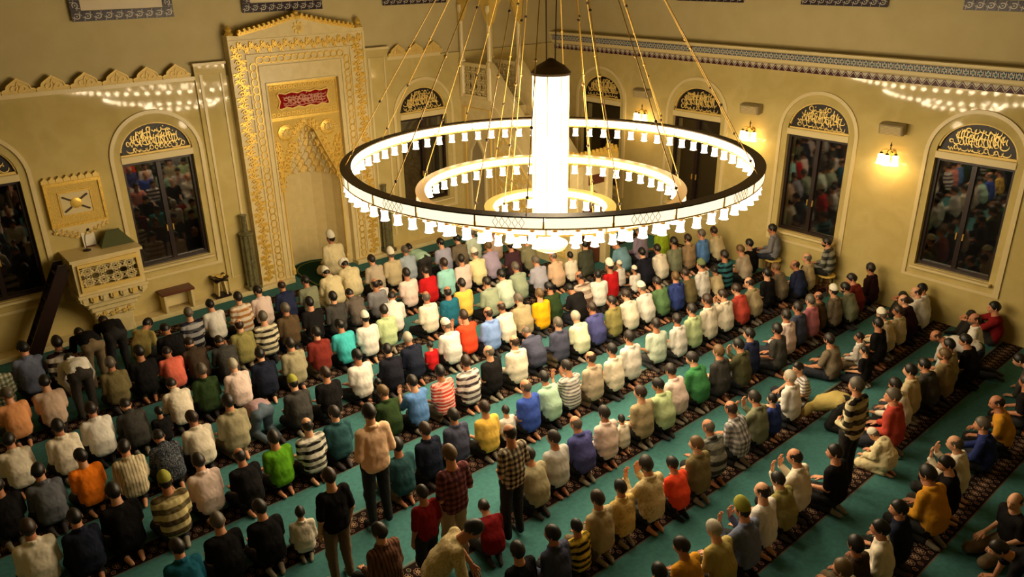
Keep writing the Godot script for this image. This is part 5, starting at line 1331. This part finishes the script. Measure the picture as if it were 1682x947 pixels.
	[-4.99, 6.02, "K", "stripebrown", "bald", 1.00, 0, "person in brown and cream striped shirt kneeling in fourth row"],
	[-4.62, 6.08, "K", "white", "black", 0.95, -20, "person in white shirt kneeling in fourth row beside brown and cream striped shirt"],
	[-4.17, 5.99, "K", "red", "wcap", 1.00, 0, "person in red shirt and white cap kneeling in fourth row"],
	[-3.47, 6.06, "K", "white", "wcap", 0.70, 0, "small person in white shirt and white cap kneeling in fourth row beside red shirt"],
	[-3.46, 5.63, "K", "white", "wcap", 0.70, 0, "small person in white shirt and white cap kneeling in fourth row beside black-navy shirt"],
	[-3.06, 5.99, "K", "blacknavy", "black", 1.00, 0, "person in black-navy shirt kneeling in fourth row between white shirt and cream shirt"],
	[-2.57, 6.01, "K", "cream", "dark", 1.00, 0, "person in cream shirt kneeling in fourth row between black-navy shirt and grey-green shirt"],
	[-2.09, 6.00, "K", "greygreen", "black", 1.00, 0, "person in grey-green shirt kneeling in fourth row between cream shirt and beige-brown shirt"],
	[-1.64, 6.04, "K", "beigebrown", "brown", 1.00, 0, "person in beige-brown shirt kneeling in fourth row between grey-green shirt and blue shirt"],
	[-1.19, 6.08, "K", "blue", "grey", 1.00, 0, "person in blue shirt kneeling in fourth row between beige-brown shirt and beige shirt"],
	[-0.72, 6.17, "K", "beige", "brown", 1.00, 0, "person in beige shirt kneeling in fourth row beside blue shirt"],
	[-15.01, 7.18, "K", "cream", "brown", 1.05, 0, "person in cream shirt kneeling in fifth row beside dark navy shirt"],
	[-14.55, 7.29, "K", "darknavy", "black", 1.00, 0, "person in dark navy shirt kneeling in fifth row"],
	[-14.09, 7.21, "K", "black", "black", 1.08, 0, "person in black shirt kneeling in fifth row beside dark navy shirt"],
	[-13.57, 7.34, "K", "stripeolive", "ycap", 1.05, 0, "person in cream and olive-brown striped shirt with yellow-green cap kneeling in fifth row"],
	[-13.08, 7.19, "K", "palepink", "dark", 1.00, 0, "person in pale pink shirt kneeling in fifth row"],
	[-12.62, 7.38, "K", "black", "bald", 1.00, 0, "person in black shirt kneeling in fifth row between pale pink shirt and grass-green shirt"],
	[-12.14, 7.27, "K", "grassgreen", "dark", 1.00, 0, "person in grass-green shirt kneeling in fifth row beside black shirt"],
	[-11.67, 7.31, "K", "stripebw", "bald", 1.00, 0, "person in black and white striped shirt kneeling in fifth row"],
	[-11.22, 7.24, "K", "darkteal", "dark", 1.00, 0, "person in dark teal shirt kneeling in fifth row"],
	[-10.37, 7.25, "K", "darkgreen", "blond", 1.00, 0, "person in dark green shirt kneeling in fifth row"],
	[-9.90, 7.27, "D", "blue", "dark", 1.00, 0, "person in blue shirt kneeling with raised hands in fifth row"],
	[-9.43, 7.30, "K", "stripered", "black", 1.00, 0, "person in red shirt with white stripes kneeling in fifth row"],
	[-8.95, 7.33, "K", "stripewhite", "brown", 1.00, 0, "person in white shirt with dark stripes kneeling in fifth row"],
	[-8.43, 7.27, "K", "black", "bald", 1.00, 0, "person in black shirt kneeling in fifth row between white shirt and cream shirt"],
	[-7.94, 7.33, "K", "cream", "bald", 1.00, 0, "person in cream shirt kneeling in fifth row between black shirt and slate-grey jacket"],
	[-7.32, 7.14, "F", "slate", "bald", 1.00, 0, "person in slate-grey jacket kneeling bowed low in fifth row"],
	[-6.86, 7.24, "K", "slate", "grey", 1.00, 0, "person in slate-grey jacket kneeling in fifth row between slate-grey jacket and greenish-white shirt"],
	[-6.39, 7.29, "K", "palegreenwhite", "whitehair", 1.00, 0, "person in greenish-white shirt kneeling in fifth row between slate-grey jacket and indigo shirt"],
	[-5.93, 7.25, "K", "indigo", "brown", 1.00, 0, "person in indigo shirt kneeling in fifth row between greenish-white shirt and olive shirt"],
	[-5.46, 7.23, "K", "olive", "dark", 1.00, 0, "person in olive shirt kneeling in fifth row between indigo shirt and cream shirt"],
	[-5.00, 7.24, "K", "cream", "brown", 1.00, 0, "person in cream shirt kneeling in fifth row between olive shirt and white shirt"],
	[-4.53, 7.24, "K", "white", "wcap", 1.00, 0, "person in white shirt and white cap kneeling in fifth row"],
	[-4.07, 7.24, "K", "green", "dark", 1.00, 0, "person in green shirt kneeling in fifth row between white shirt and navy-blue shirt"],
	[-3.65, 7.27, "K", "navyblue", "blond", 1.00, 0, "person in navy-blue shirt kneeling in fifth row between green shirt and olive-brown shirt"],
	[-3.24, 7.28, "K", "olivebrown", "brown", 0.95, 0, "person in olive-brown shirt kneeling in fifth row between navy-blue shirt and white shirt"],
	[-2.81, 7.27, "K", "white", "gcap", 1.00, 0, "person in white shirt and green cap kneeling in fifth row"],
	[-2.42, 7.39, "K", "beige", "dark", 0.80, 0, "small person in beige shirt kneeling in fifth row"],
	[-1.98, 7.25, "K", "stripeteal", "dark", 1.00, 0, "person in teal and black striped shirt kneeling in fifth row"],
	[-1.33, 7.30, "K", "beigegrey", "blond", 1.00, 0, "person in beige-grey shirt kneeling in fifth row beside teal and black striped shirt"],
	[-0.89, 7.14, "K", "black", "black", 1.00, 0, "person in black shirt kneeling in fifth row between beige-grey shirt and grey shirt"],
	[-0.42, 7.40, "C", "grey", "black", 1.00, 15, "person in grey shirt sitting on stool in fifth row"],
	[-13.85, 8.59, "K", "tealblue", "dark", 1.00, 0, "person in teal-blue shirt kneeling in sixth row beside black shirt"],
	[-13.36, 8.50, "K", "black", "grey", 1.00, 0, "person in black shirt kneeling in sixth row between teal-blue shirt and black shirt"],
	[-12.89, 8.56, "K", "black", "dark", 1.00, 0, "person in black shirt kneeling in sixth row between black shirt and cream shirt"],
	[-12.49, 8.64, "K", "cream", "black", 0.72, -20, "small person in cream shirt kneeling in sixth row"],
	[-11.52, 8.79, "S", "shirtpeach", "dark", 1.06, 0, "person in peach shirt and dark trousers standing in sixth row"],
	[-11.02, 8.53, "K", "darkteal", "black", 1.00, 0, "person in dark teal shirt kneeling in sixth row"],
	[-10.53, 8.47, "K", "darknavy", "brown", 1.00, 0, "person in dark navy shirt kneeling in sixth row"],
	[-10.02, 8.42, "K", "slate", "dark", 1.00, 0, "person in slate-grey jacket kneeling in sixth row between dark navy shirt and yellow shirt"],
	[-9.55, 8.53, "K", "yellow", "brown", 0.95, 0, "person in yellow shirt kneeling in sixth row between slate-grey jacket and white shirt"],
	[-9.15, 8.51, "K", "white", "dark", 0.70, 0, "small person in white shirt kneeling in sixth row"],
	[-8.77, 8.54, "K", "royal", "bald", 1.00, 0, "person in royal-blue shirt kneeling in sixth row between white shirt and mint shirt"],
	[-8.31, 8.53, "K", "mint", "black", 1.00, 0, "person in mint shirt kneeling in sixth row beside royal-blue shirt"],
	[-7.85, 8.49, "D", "stripethin", "dark", 1.00, 0, "person in finely striped grey and white shirt kneeling with raised hands in sixth row"],
	[-7.40, 8.55, "K", "beigegrey", "bald", 1.00, 0, "person in beige-grey shirt kneeling in sixth row beside finely striped grey and white shirt"],
	[-6.94, 8.58, "K", "cream", "black", 1.00, 0, "person in cream shirt kneeling in sixth row between beige-grey shirt and white shirt"],
	[-6.45, 8.51, "K", "white", "dark", 1.05, 0, "person in white shirt kneeling in sixth row between cream shirt and pale mint shirt"],
	[-5.67, 8.43, "K", "palemint", "dark", 1.00, -10, "person in pale mint shirt kneeling in sixth row"],
	[-5.21, 8.53, "K", "white", "dark", 1.00, 0, "person in white shirt kneeling in sixth row between pale mint shirt and pale green shirt"],
	[-4.75, 8.50, "K", "palegreen", "dark", 1.00, 0, "person in pale green shirt kneeling in sixth row"],
	[-4.27, 8.48, "K", "cream", "brown", 1.05, 0, "person in cream shirt kneeling in sixth row between pale green shirt and cream shirt"],
	[-3.76, 8.49, "D", "cream", "brown", 1.00, 0, "person in cream shirt kneeling with raised hands in sixth row"],
	[-3.28, 8.52, "K", "coralred", "brown", 1.00, 0, "person in coral-red shirt kneeling in sixth row between cream shirt and tan shirt"],
	[-2.80, 8.49, "K", "tan", "bald", 1.00, 0, "person in tan shirt kneeling in sixth row between coral-red shirt and black shirt"],
	[-2.16, 8.38, "K", "black", "black", 1.00, 0, "person in black shirt kneeling in sixth row between tan shirt and brown-grey shirt"],
	[-1.69, 8.39, "K", "browngrey", "blond", 1.00, 0, "person in brown-grey shirt kneeling in sixth row between black shirt and navy shirt"],
	[-1.26, 8.56, "K", "navy", "bald", 1.00, 0, "person in navy shirt kneeling in sixth row between brown-grey shirt and beige shirt"],
	[-0.83, 8.49, "K", "beige", "bald", 1.00, 0, "person in beige shirt kneeling in sixth row between navy shirt and striped grey shirt"],
	[-0.42, 8.68, "C", "stripegrey", "black", 1.00, 10, "person in striped grey shirt sitting on stool in sixth row"],
	[-12.38, 9.34, "S", "black", "brown", 0.92, 0, "person in black shirt standing in seventh row beside brown shirt"],
	[-12.10, 9.84, "K", "stripebrownv", "dark", 1.05, 0, "person in brown shirt with vertical stripes kneeling in seventh row"],
	[-11.64, 10.03, "S", "darkred", "dark", 0.82, 0, "small person in dark red shirt standing in seventh row"],
	[-11.23, 10.01, "S", "plaidmaroon", "blond", 1.00, 0, "person in maroon checked shirt and pale trousers standing in seventh row"],
	[-10.83, 10.19, "F", "darkred", "dark", 0.85, -15, "person in dark red shirt kneeling bowed low in seventh row"],
	[-10.41, 10.09, "S", "plaidbw", "bald", 1.00, 0, "person in black and white checked shirt standing in seventh row"],
	[-9.86, 9.89, "K", "khakigrey", "dark", 1.00, 0, "person in khaki-grey shirt kneeling in seventh row beside black and white checked shirt"],
	[-9.38, 9.77, "K", "lightgrey", "dark", 1.00, 0, "person in light grey shirt kneeling in seventh row"],
	[-8.90, 9.79, "K", "indigo", "bald", 1.00, 0, "person in indigo shirt kneeling in seventh row between light grey shirt and pale pink shirt"],
	[-8.42, 9.78, "K", "palepink", "dark", 1.00, 0, "person in pale pink shirt kneeling in seventh row beside cream shirt"],
	[-8.01, 9.74, "K", "cream", "black", 0.65, 0, "small person in cream shirt kneeling in seventh row"],
	[-7.65, 9.78, "K", "tan", "brown", 1.00, 0, "person in tan shirt kneeling in seventh row between cream shirt and pale green shirt"],
	[-7.22, 9.84, "K", "palegreen", "black", 1.00, 0, "person in pale green shirt kneeling in seventh row"],
	[-6.75, 9.71, "K", "palepink", "dark", 1.05, 0, "person in pale pink shirt kneeling in seventh row beside green jacket"],
	[-6.24, 9.73, "K", "greenjacket", "dark", 1.05, 0, "person in green jacket kneeling in seventh row between pale pink shirt and charcoal shirt"],
	[-5.76, 9.79, "K", "charcoal", "blond", 1.00, 0, "person in charcoal shirt kneeling in seventh row between green jacket and dark olive jacket"],
	[-5.30, 9.88, "D", "olivedark", "black", 1.00, 0, "person in dark olive jacket kneeling with raised hands in seventh row"],
	[-4.81, 9.73, "K", "navy", "black", 1.00, 0, "person in navy shirt kneeling in seventh row between dark olive jacket and dark grey shirt"],
	[-4.33, 9.95, "K", "darkgrey", "black", 1.00, 0, "person in dark grey shirt kneeling in seventh row"],
	[-3.74, 9.76, "K", "palepink", "dark", 1.00, 0, "person in pale pink shirt kneeling in seventh row beside slate-grey jacket"],
	[-3.25, 9.70, "K", "slate", "dark", 1.00, 0, "person in slate-grey jacket kneeling in seventh row between pale pink shirt and pink shirt"],
	[-2.79, 9.68, "K", "pink", "grey", 1.00, 0, "person in pink shirt kneeling in seventh row between slate-grey jacket and brown shirt"],
	[-2.39, 9.63, "K", "brown", "bald", 0.90, 0, "person in brown shirt kneeling in seventh row between pink shirt and brown-grey shirt"],
	[-2.06, 9.74, "K", "browngrey", "wcap", 1.00, 0, "person in brown-grey shirt and white cap kneeling in seventh row"],
	[-1.65, 9.85, "K", "greygreen", "black", 1.00, 0, "person in grey-green shirt kneeling in seventh row between brown-grey shirt and maroon shirt"],
	[-1.16, 9.73, "K", "maroon", "dark", 1.00, 0, "person in maroon shirt kneeling in seventh row between grey-green shirt and blackish-maroon shirt"],
	[-0.51, 9.69, "K", "blackmaroon", "dark", 1.00, 0, "person in blackish-maroon shirt kneeling in seventh row beside maroon shirt"],
	[-11.90, 10.79, "G", "creamprint", "black", 1.00, -125, "person in cream printed shirt stooping over a child in eighth row"],
	[-11.51, 10.69, "K", "black", "black", 0.60, 180, "small person in black shirt kneeling in eighth row beside black shirt"],
	[-11.14, 11.05, "K", "black", "black", 1.00, 0, "person in black shirt kneeling in eighth row between black shirt and slate-grey jacket"],
	[-10.68, 11.11, "K", "slate", "black", 1.00, 0, "person in slate-grey jacket kneeling in eighth row beside black shirt"],
	[-10.27, 11.07, "K", "stripeyellow", "black", 0.80, 0, "small person in yellow and black striped shirt kneeling in eighth row"],
	[-9.87, 11.02, "K", "tan", "brown", 1.00, 0, "person in tan shirt kneeling in eighth row beside yellow and black striped shirt"],
	[-9.45, 11.00, "K", "yellowprint", "black", 0.90, 0, "person in yellow printed shirt kneeling in eighth row"],
	[-9.00, 11.05, "D", "creamprint", "dark", 1.05, 0, "person in cream printed shirt kneeling with raised hands in eighth row"],
	[-8.54, 11.14, "K", "orangered", "black", 0.90, 0, "person in orange-red shirt kneeling in eighth row between cream printed shirt and olive-brown shirt"],
	[-8.10, 11.11, "K", "olivebrown", "blond", 1.00, 0, "person in olive-brown shirt kneeling in eighth row between orange-red shirt and striped grey shirt"],
	[-7.62, 11.02, "K", "stripegrey", "bald", 1.00, -10, "person in striped grey shirt kneeling in eighth row"],
	[-7.03, 10.99, "K", "plaidgrey", "bald", 1.05, 0, "person in grey and white checked shirt kneeling in eighth row"],
	[-6.53, 10.98, "D", "greygreen", "dark", 1.00, 0, "person in grey-green shirt kneeling with raised hands in eighth row"],
	[-6.11, 10.99, "K", "navyblue", "black", 0.80, 0, "small person in navy-blue shirt kneeling in eighth row"],
	[-5.61, 10.96, "K", "white", "whitehair", 1.00, 0, "person in white shirt kneeling in eighth row between navy-blue shirt and khaki shirt"],
	[-5.13, 11.47, "J", "khaki", "dark", 1.00, 0, "person in khaki shirt prostrating in eighth row beside white shirt"],
	[-4.90, 10.71, "X", "stripethin", "black", 0.90, 60, "person in finely striped grey and white shirt sitting cross-legged in eighth row"],
	[-3.78, 10.62, "X", "browngrey", "dark", 1.00, 5, "person in brown-grey shirt sitting cross-legged in eighth row"],
	[-3.58, 11.13, "K", "black", "black", 0.75, 0, "small person in black shirt kneeling in eighth row beside white shirt"],
	[-3.21, 10.85, "K", "white", "black", 0.80, 0, "small person in white shirt kneeling in eighth row"],
	[-2.82, 10.96, "K", "black", "black", 1.00, 0, "person in black shirt kneeling in eighth row between white shirt and beige shirt"],
	[-2.36, 10.89, "K", "beige", "wcap", 1.00, 0, "person in beige shirt and white cap kneeling in eighth row"],
	[-1.91, 10.90, "K", "beige", "brown", 0.90, 0, "person in beige shirt kneeling in eighth row between beige shirt and blackish-maroon shirt"],
	[-1.46, 10.88, "K", "blackmaroon", "bald", 1.00, 0, "person in blackish-maroon shirt kneeling in eighth row between beige shirt and white shirt"],
	[-0.94, 10.88, "K", "white", "bald", 1.00, 0, "person in white shirt kneeling in eighth row between blackish-maroon shirt and white shirt"],
	[-0.42, 10.65, "L", "white", "black", 1.00, 20, "person in white shirt sitting against wall with knees up in eighth row"],
	[-10.24, 12.24, "K", "black", "black", 0.95, 0, "person in black shirt kneeling in ninth row beside ochre shirt"],
	[-9.75, 12.23, "K", "ochre", "dark", 1.00, 0, "person in ochre shirt kneeling in ninth row between black shirt and khaki shirt"],
	[-9.28, 12.31, "K", "khaki", "whitehair", 1.00, 0, "person in khaki shirt kneeling in ninth row between ochre shirt and slate-blue shirt"],
	[-8.82, 12.31, "D", "slateblue", "ycap", 1.00, 0, "person in slate-blue shirt and yellow-green cap kneeling with raised hands in ninth row"],
	[-8.35, 12.24, "K", "white", "bald", 1.00, 0, "person in white shirt kneeling in ninth row between slate-blue shirt and olive shirt"],
	[-7.89, 12.25, "K", "olive", "black", 0.95, 0, "person in olive shirt kneeling in ninth row between white shirt and cream shirt"],
	[-7.45, 12.16, "D", "cream", "bald", 1.05, 5, "person in cream shirt kneeling with raised hands in ninth row"],
	[-6.98, 12.41, "K", "black", "black", 1.00, 0, "person in black shirt kneeling in ninth row beside cream shirt"],
	[-6.46, 12.31, "S", "stripecream", "grey", 1.00, 0, "person in cream and black striped shirt standing in ninth row"],
	[-5.69, 12.51, "B", "creamrobe", "wcap", 0.75, 0, "small person in cream robe and white cap kneeling bowed low in ninth row"],
	[-5.17, 12.30, "K", "coralred", "grey", 1.08, 0, "person in coral-red shirt kneeling in ninth row between cream robe and cream shirt"],
	[-4.61, 12.17, "K", "cream", "dark", 1.00, 0, "person in cream shirt kneeling in ninth row between coral-red shirt and beige shirt"],
	[-4.13, 12.09, "K", "beige", "black", 1.00, 0, "person in beige shirt kneeling in ninth row between cream shirt and dark grey shirt"],
	[-3.67, 12.19, "K", "darkgrey", "black", 1.00, 0, "person in dark grey shirt kneeling in ninth row"],
	[-3.23, 12.22, "K", "scarf", "blond", 1.00, 0, "person in brown shirt and beige scarf kneeling in ninth row"],
	[-2.78, 12.11, "K", "tan", "black", 1.00, 0, "person in tan shirt kneeling in ninth row beside brown shirt and beige scarf"],
	[-2.35, 12.29, "K", "black", "black", 1.00, 0, "person in black shirt kneeling in ninth row between tan shirt and white shirt"],
	[-1.90, 12.08, "A", "white", "bald", 1.00, 20, "person in white shirt leaning on hands and knees in ninth row"],
	[-1.43, 12.00, "K", "white", "bald", 1.00, 10, "person in white shirt kneeling in ninth row between white shirt and dark red shirt"],
	[-0.42, 11.93, "L", "darkred", "black", 1.05, 25, "person in dark red shirt sitting against wall with knees up in ninth row"],
	[-8.86, 13.50, "K", "browngrey", "blond", 1.00, 0, "person in brown-grey shirt kneeling in tenth row beside dark brown shirt"],
	[-8.39, 13.40, "K", "darkbrown", "black", 1.00, 0, "person in dark brown shirt kneeling in tenth row"],
	[-7.92, 13.45, "K", "cream", "black", 1.00, 15, "person in cream shirt kneeling in tenth row between dark brown shirt and dark navy shirt"],
	[-7.43, 13.43, "K", "darknavy", "black", 1.00, 10, "person in dark navy shirt kneeling in tenth row"],
	[-6.77, 14.76, "A", "black", "black", 1.00, 30, "person in black shirt leaning on hands and knees in tenth row"],
	[-6.65, 13.49, "K", "ochre", "black", 1.08, -10, "person in ochre shirt kneeling in tenth row between black shirt and black shirt"],
	[-6.29, 14.24, "K", "black", "bald", 1.00, 60, "person in black shirt kneeling in tenth row between ochre shirt and black shirt"],
	[-6.12, 13.45, "D", "black", "black", 1.00, 10, "person in black shirt kneeling with raised hands in tenth row"],
	[-5.64, 13.36, "D", "cream", "bald", 1.00, 0, "person in cream shirt kneeling with raised hands in tenth row"],
	[-4.64, 13.33, "X", "royaldark", "grey", 1.00, 10, "person in dark blue shirt sitting cross-legged in tenth row"],
	[-4.06, 13.37, "K", "ochre", "bald", 1.00, 15, "person in ochre shirt kneeling in tenth row between dark blue shirt and black shirt"],
	[-3.22, 13.37, "K", "black", "brown", 1.00, 0, "person in black shirt kneeling in tenth row between ochre shirt and dark grey shirt"],
	[-1.99, 13.39, "A", "darkgrey", "black", 1.00, 0, "person in dark grey shirt leaning on hands and knees in tenth row"],
]
const SHIRTS := {
	"amber": ["eeb11e"],
	"aqua": ["93cdc8"],
	"beige": ["c4b48e"],
	"beigebrown": ["9c8364"],
	"beigegrey": ["b5a690"],
	"black": ["1b1a1b"],
	"blackmaroon": ["2c1a1c"],
	"blacknavy": ["1c1d26"],
	"blue": ["5a84c0"],
	"brown": ["51422f"],
	"browngrey": ["756a58"],
	"charcoal": ["3d3c3a"],
	"coral": ["e0705c"],
	"coralred": ["b5493c"],
	"cream": ["e4dac6"],
	"creamprint": ["d9c79a", "print", "a88f5e"],
	"creamrobe": ["ded0a4"],
	"darkbrown": ["40352b"],
	"darkgreen": ["2b3c22"],
	"darkgreengrey": ["3d4034"],
	"darkgrey": ["454440"],
	"darkmaroon": ["3f2a30"],
	"darknavy": ["1e2230"],
	"darkred": ["7a1d20"],
	"darkteal": ["2c4d52"],
	"floral": ["262a33", "print", "8f959c"],
	"grassgreen": ["5d9a22"],
	"green": ["5a7a52"],
	"greenjacket": ["3d7a4a"],
	"grey": ["77777b"],
	"greygreen": ["7c8068"],
	"greysuit": ["5e5650"],
	"indigo": ["474a80"],
	"jeans": ["b89aa0"],
	"khaki": ["b3a262"],
	"khakigrey": ["989073"],
	"lavender": ["a6a6bd"],
	"lavendergrey": ["a3a2b0"],
	"lightblue": ["a3b0bd"],
	"lightgrey": ["b9b8b4"],
	"lilac": ["a295ae"],
	"lime": ["8fa629"],
	"maroon": ["6f2b24"],
	"mauve": ["85788a"],
	"mint": ["a9cbb4"],
	"navy": ["262c46"],
	"navyblue": ["2f3d78"],
	"ochre": ["c98f2c"],
	"olive": ["8a8350"],
	"olivebrown": ["6e6444"],
	"olivedark": ["4a4a34"],
	"olivegrey": ["807c60"],
	"orange": ["f88625"],
	"orangered": ["df4a2c"],
	"palegreen": ["b4c696"],
	"palegreenwhite": ["d9dcbc"],
	"palemint": ["c6d4c2"],
	"palepink": ["e0cac0"],
	"paleyellow": ["e6dca8"],
	"peach": ["cfae90"],
	"peachgrey": ["c3a995"],
	"peachorange": ["dc9a68"],
	"pink": ["bb7480"],
	"plaidbw": ["dccfb4", "check", "241d1a"],
	"plaidgreen": ["d9d6c4", "check", "4f5a41"],
	"plaidgrey": ["d2d0cc", "check", "55565c"],
	"plaidmaroon": ["8a5652", "check", "3c2028"],
	"red": ["b41f22"],
	"royal": ["3c55ae"],
	"royaldark": ["2a3468"],
	"sage": ["94a088"],
	"scarf": ["8d7c58"],
	"shirtpeach": ["ecc6a2"],
	"skyblue": ["7d9bd6"],
	"slate": ["43465a"],
	"slateblue": ["6d7590"],
	"slategrey": ["5d6068"],
	"steelblue": ["6d93a3"],
	"stripeblack": ["d6cdb0", "h", "26231f"],
	"stripebrown": ["d9c9b8", "wide", "6a5348"],
	"stripebrownv": ["7d5a48", "v", "4b3128"],
	"stripebw": ["dad6c8", "h", "1c1c1c"],
	"stripecream": ["dccfa6", "wide", "2b2824"],
	"stripegrey": ["8f9187", "wide", "3a3b38"],
	"stripenavy": ["a7a6a8", "wide", "23242f"],
	"stripeolive": ["d3c48e", "wide", "5a4d34"],
	"stripered": ["d24335", "thin", "efcabd"],
	"stripeteal": ["3c7a84", "h", "15181c"],
	"stripethin": ["dedad4", "thin", "6f6d72"],
	"stripewhite": ["e4dcd6", "h", "3a3136"],
	"stripewide": ["d9cfc4", "wide", "2a1c1e"],
	"stripeyellow": ["d9b944", "h", "1f1a14"],
	"tan": ["a69876"],
	"tealblue": ["1f5a70"],
	"turquoise": ["43b3b8"],
	"twotone": ["dfd3c0", "h", "a8713a"],
	"vstripe": ["dccfae", "v", "9a8a6a"],
	"white": ["dedad2"],
	"yellow": ["e3bb55"],
	"yellowprint": ["dcbf7c", "print", "b08f45"],
}
const LONG := ["greysuit", "slate", "greenjacket", "olivedark", "charcoal", "plaidgrey", "shirtpeach", "cream", "indigo", "skyblue", "darkgreengrey", "stripecream"]
const TEES := ["orange", "peachorange", "grassgreen", "royal", "turquoise", "red", "darkred", "coral", "yellow", "amber", "orangered", "stripered", "stripeyellow", "stripebw", "black", "plaidbw", "plaidmaroon"]
const STOOLS := [Vector2(-0.41, 7.45), Vector2(-0.41, 8.73)]
